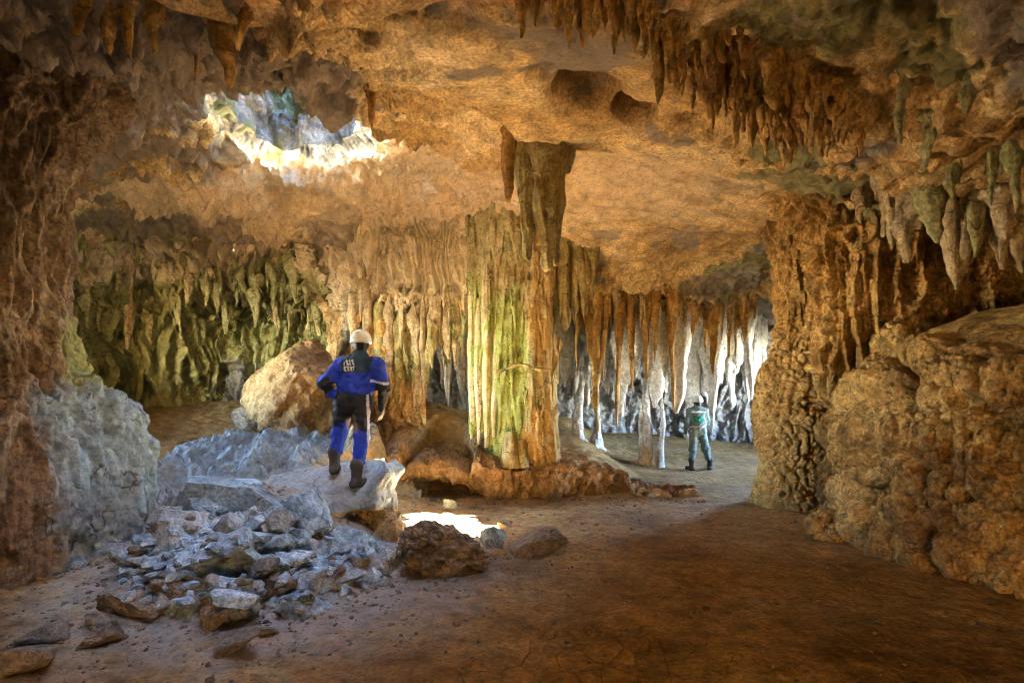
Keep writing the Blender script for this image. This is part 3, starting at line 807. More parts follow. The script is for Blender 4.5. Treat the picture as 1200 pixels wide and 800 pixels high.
def disp_r3(G):
    lay = np.mod(G[..., 2] * 1.35 + 0.7 * fbm(G * 0.8, 2), 1.0)
    top = sstep(1.95, 2.3, G[..., 2] + 0.25 * fbm(G * 0.9 + 8, 2))
    return (popcorn(G, 0.46, 0.24, 0.1, 0.036) + 0.14 * np.sin(np.pi * lay) ** 0.6) * (1 - 0.75 * top)


G = lathe(6.7, 6.95, [(-0.3, 2.4), (0.1, 2.52), (0.5, 2.45), (0.62, 2.3), (0.9, 2.46), (1.3, 2.44), (1.42, 2.28), (1.8, 2.32), (2.1, 2.12), (2.4, 1.75), (2.65, 1.2), (2.8, 0.6), (2.87, 0.02)], 1.0, 1.0, -200, 0, 560, 330, disp_r3)
mk = np.zeros(G.shape); mk[..., 2] = 0
tag(sheet('popcorn_mound', G, M_POP, mask=mk), 'huge brown cauliflower-like flowstone mound at the right edge', 'flowstone')
G = lathe(6.25, 8.35, [(1.6, 0.75), (2.4, 0.7), (3.0, 0.72), (3.6, 0.85), (4.3, 1.2)], 1.0, 0.85, -190, 10, 220, 220, disp_r2)
tag(sheet('fluted_column', G, M_POP), 'shorter fluted mass right of the thick fluted column, behind the top of the mound', 'column')
# smaller lobes at the foot and shoulder of the mound
for (px, py, d, rx, rz, lab) in ((975, 622, 7.35, 0.2, 0.22, 'small nubbly lump at the foot of the big mound on the right'),
                                 (1062, 405, 7.9, 0.34, 0.3, 'nubbly knob on the shoulder of the mound below the fluted column')):
    c = P(px, py, d)
    V = None
    th = np.linspace(0, 2 * np.pi, 90); ph = np.linspace(-np.pi / 2, np.pi / 2, 60); T, H = np.meshgrid(th, ph, indexing='ij')
    G = np.stack([c[0] + rx * np.cos(T) * np.cos(H), c[1] + rx * np.sin(T) * np.cos(H), c[2] + rz * np.sin(H)], -1)
    n = G - c; n /= np.linalg.norm(n, axis=-1)[..., None]
    G = G + n * popcorn(G, 0.25, 0.12, 0.1, 0.03)[..., None]
    tag(sheet('popcorn_lump', G, M_POP), lab, 'flowstone', 'lumps on the right-hand flowstone')

# ------------------------------------------------------------------ ledge below the central column


def undercut(x):
    return np.exp(-(((x + 1.3) / 0.62) ** 4))


def build_ledge():
    xs = np.linspace(-2.9, 3.3, 330)
    uc = undercut(xs)
    top = np.array([fz1(x, 11.3) + 0.44 * u for x, u in zip(xs, uc)]) + 0.012
    lipy = 10.3 + 0.1 * np.sin(xs * 1.7) + 0.07 * np.sin(xs * 4.3) - 0.2 * sstep(-1.7, -2.6, xs)
    rows = []
    for k, x in enumerate(xs):
        tz = top[k]; ly = lipy[k]; fl = fz1(x, ly) - 0.06; u = uc[k]
        hgt = max(tz - fl, 0.02); m = lambda a, b: a * (1 - u) + b * u
        prof = [(11.45 + 1.4 * u, tz + 0.3 * u), (11.0 + 0.5 * u, tz + 0.005), (10.75, tz + 0.01), (ly + 0.12, tz - 0.03), (ly, tz - m(0.12, 0.1) * min(1, hgt * 2)), (ly + 0.04, tz - m(0.4, 0.42) * hgt),
                (ly + m(0.06, 0.5), tz - m(0.55, 0.46) * hgt), (ly + m(0.1, 1.6), tz - m(0.8, 0.55) * hgt), (ly + m(0.12, 1.65), fl)]
        pr = np.array(prof); t = np.linspace(0, len(pr) - 1, 70)
        rows.append(np.stack([np.full(70, x), np.interp(t, range(len(pr)), pr[:, 0]), np.interp(t, range(len(pr)), pr[:, 1])], -1))
    G = np.array(rows); n = normals(G, 1); n *= np.where(n[:, 20:21, 2:3].mean() > 0, 1, -1)
    ref = np.array([0, -0.7, 0.7])
    if (n[:, 15] @ ref).mean() < 0:
        n = -n
    t = np.linspace(0, 1, 70)[None, :]
    am = sstep(0.0, 0.2, t)
    D = 0.1 * (ridged(G * np.array([3.5, 3.5, 1.6]), 4) - 1) + 0.09 * fbm(G * 2.2, 3) + 0.03 * fbm(G * 9, 3)
    G = G + n * (D * am)[..., None]
    mk = np.zeros(G.shape); mk[..., 2] = 0.2 * sstep(0.35, 0.55, t) + 0 * D
    tag(sheet('rock_ledge', G, M_LEDGE, mask=mk), 'low ochre rock ledge with a dark undercut beneath the central column', 'ledge')


M_LEDGE = rock_mat('ledge_rock', [(0.3, (0.17, 0.09, 0.03)), (0.5, (0.36, 0.22, 0.09)), (0.72, (0.54, 0.37, 0.18))], 1.3, bump=0.8, spot=0.35, pale=(0.6, 0.45, 0.25), streak=0.2)
build_ledge()

# ------------------------------------------------------------------ stalactites


def drip_mesh(seed, h=0.03, side=3, tip=0.035, wob=0.06, rough=1.0, capped=True):
    """a dripstone: a wavering main spike fused with smaller side drips; hangs from z=0 to about z=-1, radius 0.17"""
    r_ = np.random.default_rng(seed); o = r_.random(3) * 40
    n = 6; zs = np.linspace(0.05, -1, n); off = np.cumsum(r_.normal(size=(n, 2)) * wob * 0.5, axis=0); off -= off[0]
    pw = r_.uniform(0.6, 1.1)
    rad = (0.15 * (1 - np.linspace(0, 1, n)) ** pw + tip) * (1 + 0.2 * r_.normal(size=n)).clip(0.6, 1.4)
    pts = np.column_stack([off, zs]); caps = [(pts[k], pts[k + 1], rad[k], rad[k + 1]) for k in range(n - 1)]
    for k in range(side):
        a = r_.uniform(0, 6.28); d0 = r_.uniform(0.1, 0.17); z0 = -r_.uniform(0.0, 0.35); l = r_.uniform(0.2, 0.5)
        q0 = np.array([math.cos(a) * d0, math.sin(a) * d0, z0]); q1 = q0 * np.array([0.9, 0.9, 1]) + np.array([0, 0, -l])
        caps.append((q0, q1, r_.uniform(0.05, 0.085), 0.018))

    def f(p):
        d = ellipsoid(p, (0, 0, 0.06), (0.27, 0.27, 0.12)) if capped else capsule(p, (0, 0, 0.0), (0, 0.05, 0.3), 0.13, 0.04)
        for a, b, ra, rb in caps:
            d = smin(d, capsule(p, a, b, ra, rb), 0.05)
        return d - rough * (0.022 * (ridged(p * np.array([7, 7, 1.6]) + o, 2) - 0.8) + 0.02 * perlin(p * np.array([5, 5, 9]) + o))
    V, F = surface_nets(f, (-0.5, -0.5, -1.12), (0.5, 0.5, 0.2 if capped else 0.4), h)
    return np_mesh('stalactite', V, F)


SPIKES = [drip_mesh(100 + k, 0.03, k % 4, [0.02, 0.035, 0.05][k % 3]) for k in range(12)]
SPIKES += [drip_mesh(150 + k, 0.03, k % 4, [0.02, 0.035, 0.05][k % 3], 0.08, 1.0, False) for k in range(8)]
_mesh_cache = {}


def spike(name, top, L, r, mat, lean=(0, 0), v=None, flip=False, squash=1.0, rz=None):
    v = int(rng.integers(12)) if v is None else v
    key = (v, mat.name)
    if key not in _mesh_cache:
        me = SPIKES[v].copy(); me.materials.append(mat); _mesh_cache[key] = me
    o = bpy.data.objects.new(name, _mesh_cache[key]); COL.objects.link(o)
    o.location = top; o.scale = (r / 0.15, r / 0.15 * squash, L)
    o.rotation_euler = (lean[1] + (math.pi if flip else 0), lean[0], float(rng.random() * 6.28) if rz is None else rz)
    return o


def size_word(L, lo, hi):
    return 'short' if L < lo else ('long' if L > hi else 'mid-length')


def finish_cluster(items, look, where, group, cat='stalactite'):
    """items: (screen x, object, size word); label each by size, look and order from the left"""
    by = {}
    for it in sorted(items, key=lambda a: a[0]):
        by.setdefault(it[2], []).append(it[1])
    for sz, os_ in by.items():
        for i, o in enumerate(os_):
            lab = ('%s %s %s, %s such from left %s' % (sz, look, cat, ordinal(i), where)) if len(os_) > 1 else ('only %s %s %s %s' % (sz, look, cat, where))
            tag(o, lab, cat, group)


def pxof(p):
    return CX + p[0] / p[1] * FPX


# brown clusters near the top edge
def cluster(poly_top, n, lens, rads, look, where, group, mat, mind=0.09, seed=0, name='stalactite'):
    r_ = np.random.default_rng(seed); pts = []; items = []
    ux = [a for a, _, _ in poly_top]
    tries = 0
    while len(pts) < n and tries < 6000:
        tries += 1
        px = r_.uniform(ux[0], ux[-1]); y0 = np.interp(px, ux, [b for _, b, _ in poly_top]); y1 = np.interp(px, ux, [c for _, _, c in poly_top])
        py = r_.uniform(y0, y1); p = ray_ceiling(px, py)
        if any((p[0] - q[0]) ** 2 + (p[1] - q[1]) ** 2 < mind ** 2 for q in pts):
            continue
        pts.append(p)
        L = r_.uniform(*lens) * (0.6 + 0.8 * r_.random()); rr = r_.uniform(*rads) * (0.7 + 0.5 * L / lens[1])
        o = spike(name, (p[0], p[1], p[2] + 0.04), L, rr, mat, lean=(r_.normal() * 0.05, r_.normal() * 0.05), squash=r_.uniform(0.6, 1.0))
        items.append((pxof(p), o, size_word(L, np.mean(lens) * 0.85, np.mean(lens) * 1.2)))
    finish_cluster(items, look, where, group)


cluster([(765, 30, 60), (800, 25, 85), (870, 35, 125), (920, 70, 150), (970, 90, 150), (1008, 130, 160)], 120, (0.16, 0.4), (0.035, 0.06), 'brown', 'in the big roof cluster right of centre', 'stalactites of the big roof cluster', M_BROWN, 0.075, 1)
cluster([(604, -30, -5), (680, -35, 15), (740, -30, 22), (770, -10, 40)], 46, (0.15, 0.34), (0.03, 0.055), 'brown', 'in the cluster at the top edge', 'stalactites of the top-edge cluster', M_BROWN, 0.075, 2)


def hang(px, py_tip, d, w_px, mat, lean=(0, 0), squash=0.8, name='stalactite', dtop=None):
    """one stalactite whose tip shows at a pixel, hung from the roof above it"""
    t = P(px, py_tip, d); zt = (ceil_z(t[0], t[1]) if dtop is None else dtop)
    L = max(zt - t[2], 0.1); r = w_px / FPX * d / 2
    o = spike(name, (t[0], t[1], zt + 0.05), L + 0.05, r, mat, lean=lean, squash=squash)
    return o, L


# right-hand hangers, by pixel of the tip
items = []
for (px, tip, d, wd, mt) in [(1085, 288, 6.3, 34, M_GREEN), (1112, 340, 6.5, 30, M_CREAM), (1098, 325, 6.6, 26, M_CREAM), (1068, 303, 6.8, 30, M_CREAM), (1050, 290, 6.9, 24, M_CREAM), (1030, 275, 7.1, 22, M_CREAM), (1128, 318, 6.4, 24, M_CREAM),
                             (1150, 302, 6.1, 26, M_GREEN), (1172, 312, 6.0, 30, M_CREAM), (1192, 318, 6.0, 34, M_CREAM), (1165, 238, 5.4, 15, M_GREEN), (1185, 250, 5.3, 16, M_GREEN), (1090, 196, 5.2, 17, M_GREEN), (1140, 138, 4.7, 18, M_GREEN),
                             (1060, 165, 5.0, 20, M_GREEN), (1012, 262, 7.4, 18, M_CREAM), (1120, 232, 5.6, 14, M_GREEN), (1135, 280, 6.2, 20, M_CREAM)]:
    o, L = hang(px, tip, d, wd, mt); items.append((px, o, 'green-grey' if mt is M_GREEN else 'cream'))
finish_cluster(items, 'hanging', 'under the roof at right', 'stalactites over the right-hand mound')

# upper-left hangers
items = []
for (px, tip, d, wd, mt) in [(262, 100, 5.2, 34, M_BROWN), (282, 62, 4.9, 22, M_BROWN), (120, 62, 5.0, 22, M_BROWN), (150, 68, 5.1, 16, M_BROWN), (100, 40, 4.8, 20, M_BROWN), (228, 100, 5.7, 14, M_BROWN), (435, 150, 7.2, 12, M_BROWN), (185, 60, 5.0, 18, M_BROWN), (355, 30, 4.6, 16, M_BROWN)]:
    o, L = hang(px, tip, d, wd, mt); items.append((px, o, size_word(L, 0.35, 0.6)))
finish_cluster(items, 'brown', 'under the dark roof at upper left', 'stalactites at upper left')

# the tall pendant in the middle
items = []
for (px, tip, wd, d, mt, lab) in [(640, 306, 27, 7.5, M_COLUMN, 'long olive pendant hanging from the middle of the roof'),
                                  (618, 292, 16, 7.5, M_COLUMN, 'thinner pendant clinging to the left of the long olive one'),
                                  (664, 200, 15, 7.6, M_COLUMN, 'short stubby pendant just right of the long olive one'),
                                  (598, 228, 15, 7.6, M_BROWN, 'short dark pendant left of the middle pendants'),
                                  (651, 296, 15, 7.55, M_COLUMN, 'slender tip clinging to the right of the long olive pendant')]:
    t = P(px, tip, d); zt = ceil_z(t[0], t[1])
    me = drip_mesh(300 + px, 0.018, 4, 0.085, 0.02, 1.5, False); me.materials.append(mt)
    o = bpy.data.objects.new('pendant', me); COL.objects.link(o); r = wd / FPX * d / 2
    o.location = (t[0], t[1], zt + 0.08); o.scale = (r / 0.15, r / 0.15 * 0.8, zt + 0.08 - t[2]); tag(o, lab, 'stalactite', 'pendants in the middle of the roof')

# fringe along the brow of the left alcove
items = []
for k in range(46):
    u = int(np.clip(70 + 330 * (k + rng.random()) / 46, 0, GW_LEFT.shape[0] - 1)); cz = rng.uniform(3.3, 4.7)
    v = int(np.argmin(np.abs(GW_LEFT[u, :, 2] - cz))); t = GW_LEFT[u, v]; L = rng.uniform(0.35, 1.0)
    o = spike('stalactite', (t[0], t[1] + 0.05, t[2]), L, rng.uniform(0.07, 0.15) * (0.6 + 0.5 * L), M_GREEN if rng.random() < 0.75 else M_CREAM, squash=0.8, lean=(rng.normal() * .04, 0.0), v=12 + int(rng.integers(8)), rz=0)
    items.append((pxof(t), o, size_word(L, 0.55, 0.8)))
finish_cluster(items, 'mossy', 'along the brow of the left alcove', 'stalactites along the left alcove')

# fringe on the cream wall and beside the central column
items = []
for k in range(34):
    px = 408 + 135 * (k + rng.random()) / 34; d = 11.95 + rng.normal() * 0.06
    tip = np.interp(px, [400, 440, 480, 505, 520, 545], [420, 440, 445, 440, 420, 400]) + rng.normal() * 28
    if px > 503:
        tip = min(tip, 430)
    t = P(px, tip, d); L = rng.uniform(0.6, 1.6)
    o = spike('stalactite', (t[0], t[1], t[2] + L), L, rng.uniform(0.06, 0.13), [M_CREAM, M_COLUMN, M_BROWN][int(rng.integers(3))] if px < 470 else [M_COLUMN, M_CREAM][int(rng.integers(2))], squash=0.6, v=12 + int(rng.integers(8)), rz=0)
    items.append((px, o, size_word(L, 0.9, 1.3)))
finish_cluster(items, 'rust and cream', 'on the draped wall behind the climber', 'stalactites on the draped wall')

items = []
for k in range(16):
    px = 652 + 45 * (k + rng.random()) / 16; d = 11.4 + rng.normal() * 0.1
    tip = np.interp(px, [650, 665, 690, 700], [395, 385, 350, 345]) + rng.normal() * 12
    t = P(px, tip, d); zt = ceil_z(t[0], t[1])
    o = spike('stalactite', (t[0], t[1], zt + 0.05), zt - t[2], rng.uniform(0.07, 0.13), M_COLUMN, squash=0.7)
    items.append((px, o, size_word(zt - t[2], 0.9, 1.4)))
finish_cluster(items, 'olive', 'just right of the central column', 'stalactites beside the central column')

# brown fringe at the mouth of the lit gallery
items = []
SPEC = [(694, 505, 22, 12.6), (725, 494, 11, 12.7), (787, 478, 10, 12.9), (840, 440, 14, 12.6), (760, 440, 12, 12.7), (770, 425, 9, 12.5), (712, 440, 12, 12.5), (738, 460, 9, 12.8), (705, 415, 16, 12.4), (680, 440, 12, 12.6), (790, 410, 14, 12.4), (815, 380, 9, 12.5), (856, 415, 9, 12.8), (870, 400, 16, 12.9)]
for px, tip, wd, d in SPEC:
    o, L = hang(px, tip, d, wd, M_BROWN); items.append((px, o, size_word(L, 0.8, 1.5)))
for k in range(32):
    px = 660 + 225 * (k + rng.random()) / 32
    o, L = hang(px, 372 + rng.normal() * 20 + 22 * (rng.random() < 0.35), 12.35 + rng.random() * 0.9, rng.uniform(6, 13), M_BROWN if rng.random() < 0.75 else M_CREAM)
    items.append((px, o, size_word(L, 0.8, 1.5)))
finish_cluster(items, 'brown', 'at the mouth of the lit gallery', 'stalactites at the gallery mouth')

# white formations inside the gallery
items = []
WSPEC = [(650, 470, 18, 14.2), (660, 452, 12, 14.4), (668, 440, 14, 14.8), (645, 440, 12, 14.6), (700, 455, 14, 15.0), (716, 462, 16, 15.2), (733, 455, 14, 15.0), (778, 440, 13, 13.6), (800, 483, 20, 13.6), (822, 472, 24, 14.6), (832, 460, 20, 14.7), (812, 440, 18, 15), (843, 504, 15, 14.3), (856, 445, 12, 14),
         (863, 430, 16, 14.6), (742, 440, 18, 15.6), (755, 425, 20, 15.5), (850, 470, 12, 15.5), (875, 470, 16, 16), (890, 450, 14, 16), (688, 470, 16, 15.8), (725, 485, 12, 16), (770, 470, 12, 16.2), (540, 468, 16, 14.2), (530, 440, 13, 14.3), (520, 478, 12, 14.0), (512, 450, 12, 14.4), (550, 480, 14, 14.6), (790, 450, 18, 15.8), (805, 430, 16, 16.2)]
WSPEC += [(646 + 240 * (k + rng.random()) / 30, rng.uniform(405, 485), rng.uniform(11, 20), rng.uniform(13.6, 16.2)) for k in range(30)]
for px, tip, wd, d in WSPEC:
    o, L = hang(px, tip, d, wd * 1.35, M_WHITE); items.append((px, o, size_word(L, 1.2, 1.8)))
finish_cluster(items, 'white', 'inside the lit gallery', 'white stalactites in the gallery')
items = []
for px, top, wd, d, mt in [(755, 420, 15, 14.6, M_WHITE), (773, 462, 11, 14.4, M_WHITE), (678, 428, 16, 14.2, M_WHITE), (700, 474, 14, 15.6, M_WHITE), (648, 460, 14, 15.2, M_WHITE), (536, 440, 14, 14.8, M_WHITE), (522, 455, 12, 15, M_WHITE)]:
    t = P(px, top, d); fz = fz1(t[0], t[1]); L = t[2] - fz
    o = spike('stalagmite', (t[0], t[1], fz - 0.05), L, wd / FPX * d / 2, mt, flip=True, squash=0.8); items.append((px, o, size_word(L, 1.2, 1.6)))
finish_cluster(items, 'white', 'rising in the lit gallery', 'white stalagmites in the gallery', 'stalagmite')

# ------------------------------------------------------------------ the central column: core, pipes, belt


def tube_grid(path, radii, nth, seed, flut=0.15):
    path = np.array(path, float); n = len(path); th = np.linspace(0, 2 * np.pi, nth)
    T, K = np.meshgrid(th, np.arange(n), indexing='ij')
    R = np.array(radii)[K]
    p = np.stack([np.cos(T) * 1.2, np.sin(T) * 1.2, path[K, 2] * 0.6], -1) + seed * 3.7
    R = R * (1 + flut * (ridged(p * np.array([1.5, 1.5, 0.8]), 2) - 0.9) + 0.14 * perlin(p * np.array([1, 1, 5])))
    return np.stack([path[K, 0] + np.cos(T) * R, path[K, 1] + np.sin(T) * R, path[K, 2]], -1)


def build_column():
    root = empty('column', (0.02, 11.1, 0.45)); ri = Matrix.Translation((-0.02, -11.1, -0.45))
    tag(root, 'massive green and cream central column built of fused vertical pipes', 'column')

    def add(nm, G, mat, mask=None):
        o = sheet(nm, G - np.array([0.02, 11.1, 0.45]), mat, root, mask=mask); return o
    r_ = np.random.default_rng(21)
    caps = []
    for px, wd, bt, tp, d in [(556, 12, 505, 280, 11.0), (566, 13, 500, 282, 10.9), (577, 13, 520, 280, 10.85), (588, 14, 470, 280, 10.8), (598, 18, 540, 275, 10.8), (608, 16, 546, 280, 10.78), (617, 14, 470, 285, 10.78), (603, 22, 470, 290, 10.85),
                              (590, 14, 540, 430, 10.75), (613, 15, 546, 420, 10.72), (624, 16, 548, 280, 10.76), (634, 15, 548, 290, 10.8), (644, 13, 545, 420, 10.86), (640, 14, 430, 285, 10.9), (630, 12, 470, 280, 10.8), (648, 10, 545, 460, 10.95)]:
        a = P(px, bt, d); b = P(px + r_.normal() * 3, tp - 20, d + 0.3); m = (a + b) / 2 + np.array([r_.normal() * 0.04, r_.normal() * 0.03, 0])
        r = wd / FPX * d / 2; top_r = r * 1.25
        b0_ = r * (1.15 if bt > 535 else 0.4)
        caps += [(a, m, b0_, r), (m, b, r, top_r)]
    body_c = [(P(600, 560, 11.3), P(603, 400, 11.35), 0.5, 0.42), (P(603, 400, 11.35), P(600, 250, 11.5), 0.42, 0.75)]

    def sdf_col(p):
        wv = np.stack([perlin(p * np.array([2, 2, 1.0])), perlin(p * np.array([2, 2, 1.0]) + 5), 0 * p[:, 0]], -1) * 0.05
        q = p + wv
        d = None
        for a, b, ra, rb in body_c:
            c = capsule(q * np.array([1, 1, 1]), a, b, ra, rb); d = c if d is None else smin(d, c, 0.1)
        for a, b, ra, rb in caps:
            d = smin(d, capsule(q, a, b, ra, rb), 0.035)
        fl = ridged(p * np.array([8, 8, 0.5]), 2) - 0.8
        hang_ = np.mod(p[:, 2] * 0.7 + 1.6 * perlin(p * np.array([3.1, 3.1, 0.08])), 1.0)
        h2 = np.mod(p[:, 2] * 1.3 + 2.0 * perlin(p * np.array([5.5, 5.5, 0.08]) + 4), 1.0)
        return d - 0.035 * fl - 0.055 * sstep(0, 0.06, hang_) * (1 - hang_) - 0.03 * sstep(0, 0.08, h2) * (1 - h2) - 0.035 * fbm(p * np.array([3, 3, 2.2]), 3)
    V, F = surface_nets(sdf_col, (-1.1, 10.3, 0.1), (1.15, 12.2, 5.3), 0.022)
    mk = np.zeros(V.shape); nz_ = fbm(V * np.array([2, 2, 0.6]), 2)
    mk[:, 0] = np.clip(0.95 * sstep(0.35, 0.05, V[:, 0] + 0.1 * nz_) * sstep(4.2, 2.6, V[:, 2] + 0.6 * nz_), 0, 1); mk[:, 2] = 0.2 * sstep(2.4, 3.6, V[:, 2] + 0.5 * nz_); mk[:, 1] = 0.6 * sstep(0.25, 0.5, V[:, 0] + 0.35 * nz_)
    me = np_mesh('core', V - np.array([0.02, 11.1, 0.45]), F, mk); me.materials.append(M_COLUMN); link(bpy.data.objects.new('core', me), root)
    for px, wd, bt, tp, d in [(553, 9, 514, 330, 10.93), (561, 9, 520, 350, 10.84), (570, 10, 524, 310, 10.78), (579, 8, 512, 380, 10.74)]:
        a = P(px, bt, d); b = P(px + r_.normal() * 2, tp, d + 0.18)
        n = 60; t = np.linspace(0, 1, n)[:, None]; path = a * (1 - t) + b * t
        path[:, 0] += 0.03 * perlin(np.stack([t[:, 0] * 3, t[:, 0] * 0 + px, t[:, 0] * 0], -1)); r = wd / FPX * d / 2 * 1.1
        G = tube_grid(path, r * (0.45 + 0.55 * sstep(0, 0.4, t[:, 0])) * (1 - 0.5 * sstep(0.85, 1, t[:, 0])), 26, px, 0.25); mk = np.zeros(G.shape)
        mk[..., 0] = 0.9 * sstep(3.6, 2.0, G[..., 2]); mk[..., 2] = 0.35
        add('pipe', G, M_COLUMN, mk)
    # small twin feet in front
    for px, wd, tp in ((598, 20, 505), (612, 14, 515)):
        a = P(px, 547, 10.5); b = P(px, tp, 10.62); t = np.linspace(0, 1, 30)[:, None]
        G = tube_grid(a * (1 - t) + b * t, (wd / FPX * 10.5 / 2) * (1.3 - 0.75 * t[:, 0]), 24, px); add('foot', G, M_COLUMN)
    # raised rim that rings the column at chest height
    t = np.linspace(0, 1, 50); px = 581 + 64 * t; py = 434 - 5 * np.sin(t * 3.1) + 2 * np.sin(t * 9 + 1)
    path = np.array([P(a, b, 10.62 - 0.1 * math.sin(c * 3.14)) for a, b, c in zip(px, py, t)])
    th = np.linspace(0, 2 * np.pi, 14); T, K = np.meshgrid(th, np.arange(50), indexing='ij'); R = 0.03 + 0.012 * np.sin(K * 0.5)
    G = np.stack([path[K, 0], path[K, 1] + np.cos(T) * R, path[K, 2] + np.sin(T) * R], -1); add('rim', G, M_COLUMN)


M_RUST = rock_mat('rust_calcite', [(0.3, (0.22, 0.11, 0.03)), (0.5, (0.42, 0.27, 0.09)), (0.75, (0.56, 0.43, 0.2))], 1.6, streak=0.5, bump=0.5, green=(0.34, 0.4, 0.12))
build_column()

# ------------------------------------------------------------------ boulders and rocks
_ico = {}


def ico(sub):
    if sub not in _ico:
        bm = bmesh.new(); bmesh.ops.create_icosphere(bm, subdivisions=sub, radius=1.0)
        _ico[sub] = (np.array([v.co[:] for v in bm.verts]), np.array([[v.index for v in f.verts] for f in bm.faces])); bm.free()
    return _ico[sub]


def unit3(v):
    return np.asarray(v) / np.linalg.norm(v)


def rock_mesh(seed, sub=4, p=60, nplanes=8, rough=0.045, mat=None):
    r_ = np.random.default_rng(seed); U, F = ico(sub)
    n = r_.normal(size=(nplanes, 3)); n /= np.linalg.norm(n, axis=1)[:, None]; h = r_.uniform(0.55, 1.0, nplanes)
    n = np.vstack([n, np.eye(3), -np.eye(3)]); h = np.concatenate([h, np.ones(6)])
    d = np.clip(U @ n.T / h, 0, None)
    r = (d ** p).sum(1) ** (-1 / p)
    q = U * r[:, None]
    lay = q @ unit3(r_.normal(size=3) + np.array([0, 0, 2.0])) * 5 + 0.8 * fbm(q * 1.5 + seed, 2)
    r = r * (1 + rough * (ridged(q * 2.2 + seed, 3) - 1) + rough * 0.8 * fbm(q * 5 + seed, 4) + rough * 0.55 * sstep(0.1, 0.3, lay - np.floor(lay)) * (1 - (lay - np.floor(lay))))
    V = U * r[:, None]; me = np_mesh('rock', V, F, smooth=True)
    me.set_sharp_from_angle(angle=math.radians(24))
    if mat:
        me.materials.append(mat)
    return me


ROCKS = {('g', k): rock_mesh(500 + k, 4, mat=M_GREY) for k in range(10)}
ROCKS.update({('b', k): rock_mesh(600 + k, 4, mat=M_EARTHROCK) for k in range(6)})


def place_rock(px, py, wpx, hpx, kind='g', v=None, tilt=0.25, sink=0.25, depth=0.8, pos=None):
    """a rock whose base shows at the pixel, sitting on the ground there"""
    p = ray_ground(px, py) if pos is None else pos
    s = p[1] / FPX; W = wpx * s / 2; H = hpx * s / 2
    v = int(rng.integers(10 if kind == 'g' else 6)) if v is None else v
    o = bpy.data.objects.new('rock', ROCKS[(kind, v)]); COL.objects.link(o)
    o.scale = (W * 1.12, W * depth, H * 1.2)
    o.rotation_euler = (rng.normal() * tilt * 0.6, rng.normal() * tilt, rng.uniform(-0.5, 0.5))
    o.location = (p[0], p[1] + W * depth * 0.5, p[2] + H * (1 - sink))
    return o


# big brown boulder at the foot of the draped wall
me = rock_mesh(77, 6, 14, 12, 0.07, M_LEDGE); o = bpy.data.objects.new('boulder', me); COL.objects.link(o)
b0 = P(352, 450, 11.2); o.location = b0; o.scale = (0.9, 0.75, 1.15); o.rotation_euler = (3.24, 0.3, 0.4)
tag(o, 'large tan boulder leaning at the foot of the wall behind the climber', 'boulder')
me = rock_mesh(78, 5, 12, 13, 0.07, M_EARTHROCK); o = bpy.data.objects.new('boulder', me); COL.objects.link(o)
p_ = P(290, 490, 11.2); o.location = p_; o.scale = (0.32, 0.3, 0.22); o.rotation_euler = (0, 0.2, 0.3)
tag(o, 'small dark boulder left of the large tan boulder', 'boulder')

# smooth bluish flowstone sheet behind the rubble


def build_flow_sheet():
    xs = np.arange(-5.6, -1.5, 0.022); ys = np.arange(7.3, 11.1, 0.022)
    X, Y = np.meshgrid(xs, ys, indexing='ij')
    t = np.clip((Y - 7.6) / 2.8, 0, 1)
    Z = floor_z(X, Y) * 0 + 0.3 + 0.72 * t ** 0.75
    p = np.stack([X, Y, Z], -1)
    f1, _ = worley(p * np.array([1.5, 1.2, 0]) + 3); g1, g2 = worley(p * np.array([4.2, 3.2, 0]) + 8)
    Z = Z + 0.34 * (0.55 - f1) + 0.07 * (0.6 - g1) + 0.07 * fbm(p * 2.2, 3) + 0.05 * (ridged(p * np.array([1.0, 2.4, 1]), 3) - 1) + 0.02 * fbm(p * 9, 4) + rock_relief(p * 1.7, 0.16) - 0.06 * np.exp(-((g2 - g1) / 0.07) ** 2) * (perlin(p * 1.3) > -0.05)
    e = np.minimum(np.minimum(X + 5.6, -2.35 - X - 0.3 * np.sin(Y * 2.3) - 0.35 * np.clip(9 - Y, 0, 2)), np.minimum(Y - 7.45 - 0.2 * np.sin(X * 2.1), 10.95 - Y))
    Z = Z - 0.9 * (1 - sstep(-0.05, 0.35, e)) ** 1.5
    G = np.stack([X, Y, Z], -1)
    mk = np.zeros(G.shape); mk[..., 1] = 0.9; mk[..., 0] = 0.7 * sstep(0.05, 0.35, fbm(G * 1.2 + 6, 3)); mk[..., 2] = 0.6 * sstep(-3.2, -2.6, X)
    tag(sheet('flowstone_sheet', G, M_SLAB, mask=mk), 'smooth lumpy bluish flowstone sheet behind the rubble pile', 'flowstone')


M_SLAB = rock_mat('dusty_flowstone', [(0.3, (0.12, 0.13, 0.125)), (0.5, (0.24, 0.27, 0.27)), (0.72, (0.38, 0.42, 0.43))], 1.4, bump=0.8, spot=0.4, grey=(0.24, 0.28, 0.285), green=(0.15, 0.21, 0.2), pale=(0.4, 0.32, 0.18))
build_flow_sheet()


# the overhanging slab on which the climber stands
def rbox(p, c, b, R, r):
    q = np.abs((p - np.array(c)) @ R) - np.array(b)
    return np.linalg.norm(np.maximum(q, 0), axis=1) + np.minimum(q.max(axis=1), 0) - r


RS = np.array(Euler((0.05, -0.2, 0.12)).to_matrix()); RT = np.array(Euler((0.0, -0.55, -0.1)).to_matrix())


